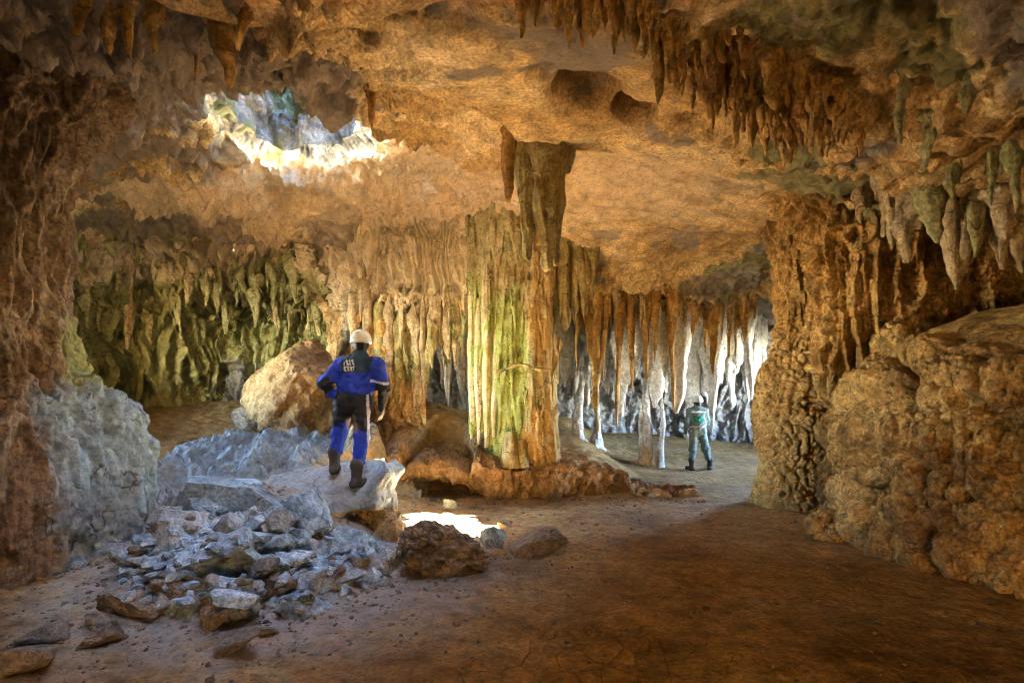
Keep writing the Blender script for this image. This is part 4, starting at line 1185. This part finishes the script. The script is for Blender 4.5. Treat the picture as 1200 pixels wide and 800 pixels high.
def sdf_slab(p):
    wv = np.stack([perlin(p * 1.9), perlin(p * 1.9 + 5), perlin(p * 1.9 + 9)], -1) * 0.09
    q = p + wv
    d = rbox(q, (-2.2, 6.95, 0.64), (0.62, 0.42, 0.2), RS, 0.06)
    d = smin(d, rbox(q, (-1.58, 6.86, 0.84), (0.16, 0.24, 0.05), RT, 0.05), 0.1)
    d = smin(d, rbox(q, (-2.8, 6.8, 0.36), (0.45, 0.35, 0.16), RS, 0.06), 0.1)
    d = smin(d, capsule(q, (-1.6, 7.05, 0.68), (-1.42, 6.95, 0.05), 0.12, 0.18), 0.12)
    d = smin(d, capsule(q, (-2.5, 7.2, 0.3), (-1.8, 7.3, 0.1), 0.3, 0.3), 0.1)
    d = d + 0.035 * (0.8 - ridged(p * 2.6, 4)) + 0.02 * fbm(p * 7, 4)
    zt = 0.715 + 0.75 * np.clip(p[:, 1] - 6.68, -0.6, 0.3) + 0.3 * sstep(-1.66, -1.38, p[:, 0]) - 0.22 * np.clip(-2.2 - p[:, 0], 0, 2) + 0.025 * fbm(p * np.array([3, 3, 0]), 3) - 0.06 * np.exp(-((p[:, 0] + 1.72) ** 2 + (p[:, 1] - 6.68) ** 2) / 0.02) * 0
    return np.maximum(d, (p[:, 2] - zt) * 0.75)


V, F = surface_nets(sdf_slab, (-3.4, 6.2, -0.1), (-1.05, 7.75, 1.2), 0.02)
mk = np.zeros(V.shape); mk[:, 1] = np.where(V[:, 0] < -2.15, sstep(0.05, 0.3, V[:, 2]), sstep(0.42, 0.58, V[:, 2]))  # dusty top tinted skylight blue, underside left orange as if by bounced sun
me = np_mesh('standing_slab', V, F, mk)
M_STAND = rock_mat('slab_rock', [(0.3, (0.3, 0.17, 0.06)), (0.5, (0.48, 0.31, 0.13)), (0.75, (0.6, 0.44, 0.24))], 1.6, bump=0.7, grey=(0.32, 0.375, 0.39), spot=0.35)
me.materials.append(M_STAND); o = link(bpy.data.objects.new('standing_slab', me))
tag(o, 'overhanging pale rock slab on which the climber in blue stands', 'rock')

from mathutils.bvhtree import BVHTree
_deps = [BVHTree.FromPolygons([tuple(v.co) for v in o_.data.vertices], [tuple(p_.vertices) for p_ in o_.data.polygons]) for o_ in bpy.data.objects if o_.name in ('standing_slab', 'flowstone_sheet')]


def ray_ground(px, py):
    p = ray_floor(px, py); d = Vector(P(px, py, 1.0)) - Vector((0, 0, CAM_Z)); d.normalize()
    best = (Vector(p) - Vector((0, 0, CAM_Z))).length
    for t in _deps:
        h = t.ray_cast(Vector((0, 0, CAM_Z)), d)
        if h[0] is not None and h[3] < best:
            best = h[3]; p = np.array(h[0])
    return p


# named rocks of the pile, from the photograph: px, base py, width, height, kind, look
ROCK_SPEC = [
    (255, 606, 72, 42, 'g', 'large pale angular rock at the top of the rubble, behind the dark layered one'), (214, 652, 82, 50, 'g', 'large dark layered rock at the upper left of the rubble beside the flowstone column'),
    (273, 634, 46, 30, 'g', 'pale blocky rock directly below the topmost pale rock'), (355, 622, 46, 42, 'g', 'rounded knobbly rock just left of the slab, below the climber'),
    (246, 684, 84, 50, 'g', 'broad tilted slab rock in the middle left of the rubble'), (188, 684, 44, 28, 'g', 'flat grey rock at the left side of the rubble by the column foot'),
    (308, 686, 74, 32, 'g', 'wide greenish flat rock in the middle of the rubble'), (320, 702, 46, 26, 'b', 'brownish block in front of the wide greenish flat rock'),
    (162, 718, 76, 26, 'b', 'brown flat slab lying at the lower left of the rubble'), (216, 714, 76, 36, 'b', 'brown wedge-shaped rock right of the brown flat slab'),
    (219, 724, 28, 22, 'g', 'small pale rock in front of the brown wedge'), (266, 722, 58, 40, 'g', 'steep grey rock at the front centre of the rubble'),
    (248, 738, 40, 26, 'b', 'brown rock at the very front of the rubble'), (357, 672, 38, 28, 'g', 'pale rock in the middle right of the rubble'),
    (383, 676, 32, 20, 'g', 'small pale block right of the middle of the rubble'), (412, 684, 42, 22, 'g', 'flat pale rock at the right front of the rubble'),
    (420, 664, 56, 26, 'g', 'broad flat grey rock below the golden hollow of the slab'), (447, 676, 36, 34, 'g', 'grey rock touching the big brown rock on its left'),
    (357, 698, 46, 26, 'g', 'jagged grey rock at the front right of the rubble'), (386, 694, 38, 28, 'g', 'grey block between the flat pale rock and the jagged one'),
    (350, 720, 64, 16, 'g', 'thin flat slab at the front right edge of the rubble'), (150, 668, 42, 26, 'g', 'bluish rock wedged against the flowstone column foot'),
    (172, 652, 34, 26, 'g', 'small bluish rock between the column foot and the dark layered rock'), (300, 652, 38, 24, 'g', 'grey rock in the centre of the rubble above the greenish one'),
    (330, 640, 40, 22, 'g', 'low grey rock left of the rounded knobbly one'), (390, 652, 34, 22, 'g', 'small grey rock left of the slab hollow'), (285, 708, 34, 24, 'b', 'small brown rock beside the steep grey rock'),
    (45, 757, 46, 20, 'b', 'flat brown stone on the floor at lower left, farther from the corner'), (110, 758, 42, 18, 'b', 'flat brown stone on the floor right of the lower left one'),
    (22, 790, 62, 30, 'b', 'broad brown stone in the lower left corner'), (266, 768, 62, 14, 'b', 'thin dark slab lying alone in front of the rubble'), (312, 746, 30, 8, 'b', 'sliver of stone in front of the thin flat slab'),
    (112, 735, 24, 14, 'b', 'little brown stone between the floor stones and the column'),
    (578, 642, 26, 26, 'g', 'small dark rock between the big brown rock and the pointed one'), (630, 649, 60, 30, 'b', 'pointed dark brown rock lying apart right of the sunlit patch'), (527, 597, 13, 12, 'g', 'small white stone glowing at the back of the sunlit patch'),
    (232, 618, 60, 36, 'g', 'grey rock on the upper left of the rubble above the dark layered one'), (305, 612, 54, 30, 'g', 'pale jagged rock at the upper middle of the rubble'), (318, 628, 44, 26, 'g', 'blue-grey rock below the pale jagged one'), (200, 622, 48, 30, 'g', 'bluish rock at the back left of the rubble'),
    (402, 642, 40, 24, 'g', 'pale block under the left end of the slab hollow'), (335, 660, 44, 28, 'g', 'angular grey rock at the heart of the rubble'), (280, 668, 46, 30, 'g', 'blocky rock between the broad tilted slab and the greenish one'),
    (655, 584, 12, 9, 'b', 'pebble on the floor in front of the central column ledge'), (592, 620, 14, 9, 'b', 'small stone right of the sunlit patch'), (540, 580, 9, 5, 'b', 'tiny stone at the right end of the undercut'), (520, 581, 9, 5, 'b', 'tiny stone below the undercut of the ledge')]
taken = []
for px, py, wp, hp, kd, lab in ROCK_SPEC:
    o = place_rock(px, py, wp, hp, kd); tag(o, lab, 'rock', 'rocks of the collapsed pile and its surroundings'); taken.append((o.location.x, o.location.y, max(o.scale[0], o.scale[1])))
# the big brown rock in front of the sunlit patch
me = rock_mesh(91, 6, 7, 12, 0.12, M_EARTHROCK); o = bpy.data.objects.new('rock', me); COL.objects.link(o)
p_ = ray_floor(508, 676); o.location = (p_[0], p_[1] + 0.3, p_[2] + 0.17); o.scale = (0.44, 0.36, 0.36); o.rotation_euler = (0.1, 0.15, 0.5)
tag(o, 'big lumpy brown rock directly in front of the sunlit patch', 'rock', 'rocks of the collapsed pile and its surroundings')

# smaller stones that fill the pile
small = []
tries = 0
_rv, _rf, _n = [], [], 0
for o_ in [q for q in bpy.data.objects if q.name.split('.')[0] == 'rock']:
    mw = Matrix.LocRotScale(o_.location, o_.rotation_euler, o_.scale); co = np.empty(len(o_.data.vertices) * 3, np.float32); o_.data.vertices.foreach_get('co', co)
    _rv.append(co.reshape(-1, 3) @ np.array(mw.to_3x3()).T + np.array(mw.translation)); _rf.append(ico(4)[1] + _n if len(co) == 3 * len(ico(4)[0]) else ico(6)[1] + _n); _n += len(co) // 3
_deps.append(BVHTree.FromPolygons(np.concatenate(_rv).tolist(), np.concatenate(_rf).tolist()))
spots = []
while len(small) < 190 and tries < 3000:
    tries += 1
    px = rng.uniform(140, 468); py = rng.uniform(580, 724)
    if py > np.interp(px, [140, 260, 340, 430, 470], [704, 742, 724, 696, 676]) or py < np.interp(px, [140, 190, 300, 400, 470], [648, 606, 590, 630, 645]):
        continue
    p = ray_ground(px, py); s = rng.choice([0.03, 0.05, 0.075, 0.115], p=[0.36, 0.32, 0.22, 0.1]) * rng.uniform(0.8, 1.25)
    if p[2] > 0.95 or any((p[0] - a) ** 2 + (p[1] - b) ** 2 + (p[2] - c) ** 2 < (0.7 * r + 0.7 * s) ** 2 for a, b, c, r in spots):
        continue
    o = bpy.data.objects.new('stone', ROCKS[('g', int(rng.integers(10)))] if rng.random() < 0.9 else ROCKS[('b', int(rng.integers(6)))]); COL.objects.link(o)
    o.scale = (s * 1.15, s * 0.9, s * rng.uniform(0.4, 0.75)); o.rotation_euler = (rng.normal() * 0.4, rng.normal() * 0.4, rng.uniform(0, 6.28)); o.location = (p[0], p[1] + 0.2 * s, p[2] + 0.2 * s)
    spots.append((p[0], p[1], p[2], s)); small.append((px, py, s, o))
small.sort(key=lambda a: a[1])
bands = ['in the topmost row of the rubble', 'in the upper row of the rubble', 'in the middle row of the rubble', 'in the lower row of the rubble', 'in the front row of the rubble']
for b in range(5):
    part = small[b * len(small) // 5:(b + 1) * len(small) // 5]
    for sz in ('pebble-sized', 'fist-sized', 'head-sized'):
        ss = sorted([a for a in part if (a[2] < 0.045) == (sz == 'pebble-sized') and (a[2] > 0.085) == (sz == 'head-sized')], key=lambda a: a[0])
        for i, a in enumerate(ss):
            tag(a[3], '%s stone, %s such from left %s' % (sz, ordinal(i), bands[b]), 'stone', 'small stones of the rubble')

# loose chips around the pile and along the foot of the ledge: nobody could count them
def build_gravel():
    U, F = ico(1); r_ = np.random.default_rng(31); Vs = []; Fs = []; n = 0
    for k in range(8000):
        t = r_.random()
        if t < 0.4:
            x, y = r_.normal(-2.4, 0.95), r_.normal(5.5, 0.75)
        elif t < 0.5:
            x, y = r_.normal(-0.6, 0.7), r_.normal(6.6, 0.7)
        elif t < 0.62:
            x, y = r_.uniform(-2.0, 3.2), r_.normal(10.1, 0.25)
        elif t < 0.9:
            x, y = r_.uniform(-6, 5), r_.uniform(3.2, 10)
        else:
            x, y = r_.uniform(-5.5, -0.5), r_.uniform(11, 13)
        s_ = r_.choice([0.006, 0.012, 0.02, 0.032], p=[0.45, 0.35, 0.15, 0.05]) * r_.uniform(0.7, 1.3)
        V = U * (1 + 0.35 * r_.normal(size=(len(U), 1)).clip(-1.5, 1.5) * 0.6) * s_ * np.array([1, r_.uniform(0.6, 1), r_.uniform(0.4, 0.8)])
        a = r_.uniform(0, 6.28); c_, q_ = math.cos(a), math.sin(a)
        V = np.stack([V[:, 0] * c_ - V[:, 1] * q_ + x, V[:, 0] * q_ + V[:, 1] * c_ + y, V[:, 2]], -1)
        Vs.append((V, x, y, s_)); Fs.append(F + n); n += len(U)
    xs = np.array([v[1] for v in Vs]); ys = np.array([v[2] for v in Vs]); fz = floor_z(xs, ys)
    V = np.concatenate([v[0] + np.array([0, 0, z + 0.15 * v[3]]) for v, z in zip(Vs, fz)])
    me = np_mesh('gravel', V, np.concatenate(Fs), smooth=False); me.materials.append(M_EARTHROCK)
    o = link(bpy.data.objects.new('gravel', me)); tag(o, 'scattered stone chips on the earth floor', 'gravel', kind='stuff')


build_gravel()

# ------------------------------------------------------------------ people
M_CLOTH = col_mat('worn_cloth', 0.75, 0.7, 16); M_SKIN = col_mat('skin', 0.55, 0.05, 30); M_HELM = col_mat('helmet_shell', 0.35, 0.05, 30, 0.5); M_LEATHER = col_mat('boot_leather', 0.6, 0.3, 60)


def sdf_obj(name, f, lo, hi, h, mat, colf, parent):
    V, F = surface_nets(f, lo, hi, h)
    n = len(V)
    me = np_mesh(name, V - np.array(parent.location), F, col=colf(V)); me.materials.append(mat)
    return link(bpy.data.objects.new(name, me), parent)


def hand_sdf(wrist, dirv, side, up, s=1.0, curl=0.5):
    """palm and five separate fingers; dirv = along the hand, side = towards the thumb, up = back of hand"""
    w_, d, sd, u = [np.array(a, float) for a in (wrist, dirv, side, up)]
    caps = [(w_, w_ + d * 0.05 * s, 0.024 * s, 0.03 * s, 0.02)]
    for o_ in (-0.027, -0.009, 0.009, 0.027):
        caps.append((w_ + d * 0.03 * s, w_ + d * 0.085 * s + sd * o_ * s, 0.018 * s, 0.013 * s, 0.015))
    lens = [0.055, 0.07, 0.075, 0.068]
    for o_, l in zip((-0.03, -0.01, 0.01, 0.03), lens):
        k0 = w_ + (d * 0.088 + sd * o_) * s; k1 = k0 + (d * (1 - 0.3 * curl) - u * curl * 0.8) * l * 0.55 * s; k2 = k1 + (d * (1 - curl) - u * curl * 1.3) * l * 0.5 * s
        caps.append((k0, k1, 0.0095 * s, 0.009 * s, 0.004)); caps.append((k1, k2, 0.009 * s, 0.0075 * s, 0.004))
    t0 = w_ + (d * 0.025 + sd * 0.02) * s; t1 = t0 + (d * 0.03 + sd * 0.03 - u * 0.008) * s; t2 = t1 + (d * 0.035 + sd * 0.008 - u * 0.015) * s
    caps.append((t0, t1, 0.014 * s, 0.0115 * s, 0.01)); caps.append((t1, t2, 0.0115 * s, 0.009 * s, 0.005))

    def f(p):
        d_ = None
        for a, b, r1, r2, k in caps:
            c = capsule(p, a, b, r1, r2); d_ = c if d_ is None else smin(d_, c, k)
        return d_
    return f


def unit(v):
    v = np.array(v, float); return v / np.linalg.norm(v)


def union(fs, k=0.03):
    def f(p):
        d = None
        for g in fs:
            c = g(p); d = c if d is None else smin(d, c, k)
        return d
    return f


def cap(a, b, ra, rb):
    return lambda p: capsule(p, a, b, ra, rb)


def ell(c, r):
    return lambda p: ellipsoid(p, c, r)


def wrinkle(f, amp, sc, seed):
    def g(p):
        return f(p) + amp * (ridged(p * np.array([sc, sc, sc * 1.5]) + seed, 2) - 0.7)
    return g


def build_person(J, label, palette, name='person', h=0.011, lamp=True):
    """J: joints in world space"""
    foot_mid = (np.array(J['ankle_l']) + np.array(J['ankle_r'])) / 2
    root = empty(name, (foot_mid[0], foot_mid[1], min(J['ankle_l'][2], J['ankle_r'][2]) - 0.09))
    tag(root, label, 'person')
    A = {k: np.array(v, float) for k, v in J.items()}
    fwd = np.array(J['fwd'], float)
    allp = np.array([v for k, v in J.items() if k not in ('fwd', 'hup_l', 'hup_r')]); lo, hi = allp.min(0) - 0.25, allp.max(0) + 0.22
    sh_c = (A['sh_l'] + A['sh_r']) / 2; hip_c = (A['hip_l'] + A['hip_r']) / 2; chest = sh_c * 0.62 + hip_c * 0.38; waist = sh_c * 0.3 + hip_c * 0.7
    side = unit(A['sh_r'] - A['sh_l'])
    # --- skin: one continuous body
    hands = []
    for s_ in ('l', 'r'):
        dv = unit(A['hand_' + s_] - A['wrist_' + s_]); up = unit(np.cross(dv, np.cross(A['hup_' + s_], dv))); sd = np.cross(dv, up) * (1 if s_ == 'l' else -1)
        hands.append(hand_sdf(A['wrist_' + s_], dv, sd, up, 1.08, 0.45))
    hd = A['head']
    face = [ell(hd, (0.078, 0.098, 0.118)), ell(hd + fwd * 0.05 - np.array([0, 0, 0.06]), (0.055, 0.055, 0.06)), cap(hd + fwd * 0.09 + np.array([0, 0, 0.0]), hd + fwd * 0.118 - np.array([0, 0, 0.03]), 0.012, 0.018),
            ell(hd + side * 0.08 - np.array([0, 0, 0.01]), (0.018, 0.026, 0.036)), ell(hd - side * 0.08 - np.array([0, 0, 0.01]), (0.018, 0.026, 0.036))]
    body = union(face + [cap(A['neck'], hd - np.array([0, 0, 0.06]), 0.06, 0.055), cap(sh_c, waist, 0.075, 0.08), cap(waist, hip_c, 0.08, 0.085)]
                 + [cap(A['sh_' + s_], A['el_' + s_], 0.045, 0.036) for s_ in 'lr'] + [cap(A['el_' + s_], A['wrist_' + s_], 0.036, 0.026) for s_ in 'lr']
                 + [cap(A['sh_l'], A['sh_r'], 0.05, 0.05)] + [cap(A['hip_' + s_], A['kn_' + s_], 0.05, 0.042) for s_ in 'lr'] + [cap(A['kn_' + s_], A['ankle_' + s_], 0.042, 0.036) for s_ in 'lr'], 0.025)

    def body_h(p):
        d = body(p)
        for g in hands:
            d = smin(d, g(p), 0.008)
        return d

    def body_col(V):
        c = np.tile(np.array([0.42, 0.24, 0.16]), (len(V), 1))
        hair = ((V - hd) @ fwd < 0.035) & (V[:, 2] > hd[2] - 0.09); c[hair] = (0.02, 0.015, 0.012)
        if palette.get('gloves'):
            for s_ in 'lr':
                m = np.linalg.norm(V - A['wrist_' + s_] - 0.08 * unit(A['hand_' + s_] - A['wrist_' + s_]), axis=1) < 0.16
                c[m] = palette['gloves'][s_]
        # eyes and mouth
        for e in (-1, 1):
            c[np.linalg.norm(V - (hd + fwd * 0.09 + side * 0.032 * e + np.array([0, 0, 0.012])), axis=1) < 0.016] = (0.05, 0.04, 0.035)
        c[np.linalg.norm((V - (hd + fwd * 0.1 - np.array([0, 0, 0.068]))) * np.array([0.6, 1, 2.2]), axis=1) < 0.022] = (0.3, 0.1, 0.08)
        return c
    sdf_obj('body', body_h, lo, hi, 0.009, M_SKIN, body_col, root)
    # --- jacket
    fat = palette.get('fat', 0.0)
    jk = union([cap(A['sh_l'] + side * 0.03, A['sh_r'] - side * 0.03, 0.088 + fat, 0.088 + fat),
                lambda p: ellipsoid(p, chest, (0.185 + fat, 0.13 + fat, 0.27)), lambda p: ellipsoid(p, waist + (0, 0, 0.03), (0.178 + fat, 0.128 + fat, 0.15)),
                cap(A['neck'] - np.array([0, 0, 0.02]), A['neck'] + np.array([0, 0, 0.045]), 0.078, 0.07)], 0.07)
    arms = [union([cap(A['sh_' + s_], A['el_' + s_], 0.078 + fat * .5, 0.062 + fat * .5), cap(A['el_' + s_], A['wrist_' + s_], 0.062 + fat * .5, 0.045)], 0.04) for s_ in 'lr']
    # cloth bunched above the elastic hem
    hemz = waist[2] - 0.1
    jk2 = union([jk] + arms, 0.045)
    jk2 = wrinkle(jk2, 0.014, 8, 3.0)

    def jacket(p):
        d = jk2(p)
        # open below the hem on the trunk only
        trunk = np.linalg.norm((p - hip_c)[:, :2], axis=1) < 0.23
        arm_d = np.minimum(arms[0](p), arms[1](p))
        cut = np.where((p[:, 2] < hemz) & (arm_d > 0.02), hemz - p[:, 2], -1)
        return np.maximum(d, cut)
    sdf_obj('jacket', jacket, lo, hi, h, M_CLOTH, lambda V: palette['jacket'](V, A, side, fwd, chest, waist), root)
    # --- trousers
    tr = union([cap(A['hip_l'], A['hip_r'], 0.115 + fat, 0.115 + fat), lambda p: ellipsoid(p, hip_c + (0, 0, 0.06), (0.172 + fat, 0.125 + fat, 0.17))]
               + [union([cap(A['hip_' + s_], A['kn_' + s_], 0.102 + fat * .6, 0.08 + fat * .6), cap(A['kn_' + s_], A['kn_' + s_] * 0.42 + A['ankle_' + s_] * 0.58 + (0, 0, 0.02), 0.08 + fat * .6, 0.07 + fat * .6)], 0.04) for s_ in 'lr'], 0.04)
    tr = wrinkle(tr, 0.014, 7, 11.0)
    sdf_obj('trousers', tr, lo, hi, h, M_CLOTH, lambda V: palette['trousers'](V, A, hip_c), root)
    # --- boots
    for s_ in 'lr':
        a = A['ankle_' + s_]; out = side * (-0.25 if s_ == 'l' else 0.3); fd = unit(fwd + out * palette.get('splay', 1.0))
        sole = a - np.array([0, 0, 0.075])
        bt = union([cap(a + (0, 0, 0.16), a, 0.066, 0.058), cap(a - (0, 0, 0.035), sole + fd * 0.16 + (0, 0, 0.02), 0.058, 0.048), cap(sole - fd * 0.055 + (0, 0, 0.02), sole + fd * 0.18 + (0, 0, 0.012), 0.052, 0.052), cap(a + (0, 0, 0.17), a + (0, 0, 0.15), 0.07, 0.07)], 0.03)
        bt = wrinkle(bt, 0.004, 22, 5)

        def boot(p, bt=bt, z=sole[2] - 0.02):
            return np.maximum(bt(p), z - p[:, 2])
        sdf_obj('boot', boot, a - 0.3, a + 0.3, 0.009, M_LEATHER, lambda V, a=a: np.where((V[:, 2] < a[2] - 0.07)[:, None], np.array([0.02, 0.018, 0.016]), np.array(palette['boot'])), root)
    # --- helmet
    hc = hd + np.array([0, 0, 0.045]) - fwd * 0.005

    def helm(p):
        d = ellipsoid(p, hc, (0.118, 0.138, 0.118))
        d = np.maximum(d, hc[2] - 0.035 - p[:, 2])
        q = p - (hc - np.array([0, 0, 0.03])); e = np.sqrt((np.hypot(q[:, 0] * 1.13, q[:, 1] * 0.97) - 0.132) ** 2 + q[:, 2] ** 2) - 0.009
        rib = np.maximum(np.abs(q @ side) - 0.012, ellipsoid(p, hc, (0.125, 0.145, 0.125)))
        return smin(smin(d, e, 0.012), np.maximum(rib, hc[2] + 0.02 - p[:, 2]), 0.008)
    hm = sdf_obj('helmet', helm, hc - 0.2, hc + 0.2, 0.008, M_HELM, lambda V: np.tile(np.array(palette['helmet']), (len(V), 1)), root)
    # chin strap cradle at the nape
    st = union([cap(hd + side * 0.085 - fwd * 0.02 + (0, 0, 0.02), hd - fwd * 0.1 - (0, 0, 0.055), 0.014, 0.018), cap(hd - side * 0.085 - fwd * 0.02 + (0, 0, 0.02), hd - fwd * 0.1 - (0, 0, 0.055), 0.014, 0.018), cap(hd - fwd * 0.1 - (0, 0, 0.03), hd - fwd * 0.1 - (0, 0, 0.065), 0.03, 0.024)], 0.01)
    sdf_obj('strap', st, hd - 0.2, hd + 0.2, 0.008, M_CLOTH, lambda V: np.tile(np.array((0.015, 0.016, 0.03)), (len(V), 1)), hm)
    for s in hm.children:
        s.location = (0, 0, 0)
    if lamp:
        lc = hc + np.array([0, 0, 0.145]) + fwd * 0.0
        th_r = lambda p: np.sqrt((np.hypot((p - lc) @ side, (p - lc)[:, 2]) - 0.026) ** 2 + ((p - lc) @ fwd) ** 2) - 0.011
        lm = union([th_r, cap(lc + fwd * 0.05, lc + fwd * 0.1 - (0, 0, 0.03), 0.026, 0.03), cap(lc + fwd * 0.015, lc + fwd * 0.06, 0.01, 0.012)], 0.01)
        sdf_obj('headlamp', lm, lc - 0.16, lc + 0.16, 0.007, M_HELM, lambda V: np.tile(np.array((0.5, 0.5, 0.52)), (len(V), 1)), hm)
    return root


BLUE = np.array([0.015, 0.042, 0.38]); NAVY = np.array([0.012, 0.035, 0.07]); BLACK = np.array([0.018, 0.017, 0.018])


def pal1_jacket(V, A, side, fwd, chest, waist):
    c = np.tile(BLUE, (len(V), 1))
    back = ((V - chest) @ fwd) < 0.06
    u = (V - A['neck']) @ side; dz = V[:, 2] - A['neck'][2]
    c[back & (dz > -0.165) & (np.abs(u) < 0.15 + 0.2 * (dz + 0.165))] = NAVY
    for s_ in 'lr':   # black patches over elbow and forearm
        el = A['el_' + s_]; wr = A['wrist_' + s_]
        t = ((V - el) @ unit(wr - el)); rad = np.linalg.norm(V - el - np.clip(t, -0.04, 0.3)[:, None] * unit(wr - el), axis=1)
        c[(t > -0.06) & (t < (0.1 if s_ == 'l' else 0.3)) & (rad < 0.09)] = BLACK
    # worn white print on the left half of the yoke: two rows of strokes
    pu, pz = u + 0.075, dz + 0.085
    row = (np.abs(pz - 0.035) < 0.03) | (np.abs(pz + 0.035) < 0.028)
    strokes = (np.abs(np.mod(pu * 1.0 + 0.25 * pz, 0.036) - 0.018) < 0.0085) | (np.abs(np.mod(pz, 0.031) - 0.015) < 0.005) & (perlin(np.stack([pu * 30, pz * 30, pu * 0], -1)) > 0.0)
    c[back & row & strokes & (np.abs(pu) < 0.062)] = (0.45, 0.48, 0.5)
    # pale piping above the cuff of the hanging arm
    t = (V - A['el_r']) @ unit(A['wrist_r'] - A['el_r']); c[(np.abs(t + 0.07) < 0.012) & (((V - chest) @ side) > 0.17)] = (0.4, 0.42, 0.5)
    hem = V[:, 2] < waist[2] - 0.07; c[hem & (np.abs((V - waist) @ side) < 0.17)] = NAVY
    return c


def pal1_trousers(V, A, hip):
    c = np.tile(BLACK, (len(V), 1)); kz = (A['kn_l'][2] + A['kn_r'][2]) / 2
    for s_ in 'lr':
        near = np.abs(V[:, 0] - A['kn_' + s_][0]) < 0.16
        m = near & (V[:, 2] < A['kn_' + s_][2] + 0.09 + 0.5 * (V[:, 0] - A['kn_' + s_][0]) * (1 if s_ == 'l' else -1)); c[m] = BLUE
    # dusty wear inside the thighs
    d = np.exp(-(((V[:, 0] - hip[0]) / 0.09) ** 2 + ((V[:, 2] - (hip[2] - 0.27)) / 0.14) ** 2)) * (V[:, 2] > kz)
    d = sstep(0.35, 0.55, d + 0.25 * perlin(V * 14))
    c = c * (1 - 0.6 * d[:, None]) + np.array([0.28, 0.2, 0.14]) * 0.6 * d[:, None]
    c[(np.abs(V[:, 0] - A['kn_r'][0] - 0.085) < 0.012)] = (0.35, 0.38, 0.5)
    return c


D1 = 6.78
J1 = dict(fwd=(0.12, 0.993, 0), head=P(423, 403, D1 + 0.03), neck=P(421, 420, D1), sh_l=P(400, 428, D1), sh_r=P(442, 428, D1 - 0.02), el_l=P(380, 449, D1 - 0.1), wrist_l=P(393, 466, D1 - 0.02), hand_l=P(400, 470, D1 + 0.08), hup_l=(-0.5, -0.7, 0.4),
          el_r=P(450, 455, D1 - 0.02), wrist_r=P(447, 478, D1 + 0.04), hand_r=P(446, 488, D1 + 0.06), hup_r=(0.8, -0.5, 0.2), hip_l=P(404, 470, D1), hip_r=P(423, 470, D1), kn_l=P(398, 507, D1 + 0.08), kn_r=P(424, 512, D1), ankle_l=P(392, 545, D1 + 0.05), ankle_r=P(418, 561, D1 - 0.1))
build_person(J1, 'caver in blue and black overalls and white helmet standing hand on hip on the slab',
             dict(jacket=pal1_jacket, trousers=pal1_trousers, boot=(0.05, 0.04, 0.035), helmet=(0.62, 0.64, 0.66), gloves={'l': (0.05, 0.05, 0.06), 'r': (0.12, 0.1, 0.09)}, fat=0.012))

OLIVE = np.array([0.1, 0.13, 0.12])


def pal2_jacket(V, A, side, fwd, chest, waist):
    c = np.tile(OLIVE, (len(V), 1)); back = ((V - chest) @ fwd) < 0.03
    u = (V - A['neck']) @ side; dz = V[:, 2] - A['neck'][2]
    c[back & (np.abs(dz + 0.25) < 0.075) & (np.abs(u) < 0.12)] = (0.01, 0.16, 0.1)
    c[back & (np.abs(dz + 0.075) < 0.018) & (np.abs(u) < 0.17)] = (0.45, 0.5, 0.48)
    c[(np.abs(dz + 0.42) < 0.025) & (np.abs(u) < 0.2)] = (0.36, 0.38, 0.34)
    return c


def pal2_trousers(V, A, hip):
    c = np.tile(np.array([0.13, 0.165, 0.155]), (len(V), 1))
    d = np.exp(-(((V[:, 0] - A['hip_l'][0] + 0.02) / 0.09) ** 2 + ((V[:, 2] - hip[2] + 0.05) / 0.16) ** 2))
    return c * (1 - 0.6 * d[:, None]) + np.array([0.34, 0.25, 0.16]) * 0.6 * d[:, None]


D2 = 14.0
gz = fz1(*P(812, 551, D2)[:2])
J2 = dict(fwd=(-0.05, 0.998, 0), head=P(817.5, 470, D2), neck=P(817, 477.5, D2), sh_l=P(808, 481, D2), sh_r=P(826, 481, D2), el_l=P(805, 494, D2 - 0.05), wrist_l=P(803, 506, D2), hand_l=P(803, 512, D2 + 0.03), hup_l=(-0.9, -0.3, 0.1),
          el_r=P(829, 493, D2 + 0.05), wrist_r=P(826, 501, D2 + 0.2), hand_r=P(824, 503, D2 + 0.28), hup_r=(0.9, 0, 0.3), hip_l=P(813, 504, D2), hip_r=P(822, 504, D2), kn_l=P(812, 525, D2), kn_r=P(827, 524, D2 + 0.03), ankle_l=P(810.5, 545, D2), ankle_r=P(832, 545, D2 + 0.05))
dz2 = gz + 0.105 - J2['ankle_l'][2]
for k in J2:
    if k not in ('fwd', 'hup_l', 'hup_r'):
        J2[k] = J2[k] + np.array([0, 0, dz2])
build_person(J2, 'caver in grey-green overalls and white helmet standing before the white stalactites',
             dict(jacket=pal2_jacket, trousers=pal2_trousers, boot=(0.04, 0.035, 0.03), helmet=(0.62, 0.64, 0.66), gloves={'l': (0.5, 0.5, 0.5), 'r': (0.5, 0.5, 0.5)}, fat=0.012), h=0.014, lamp=False)
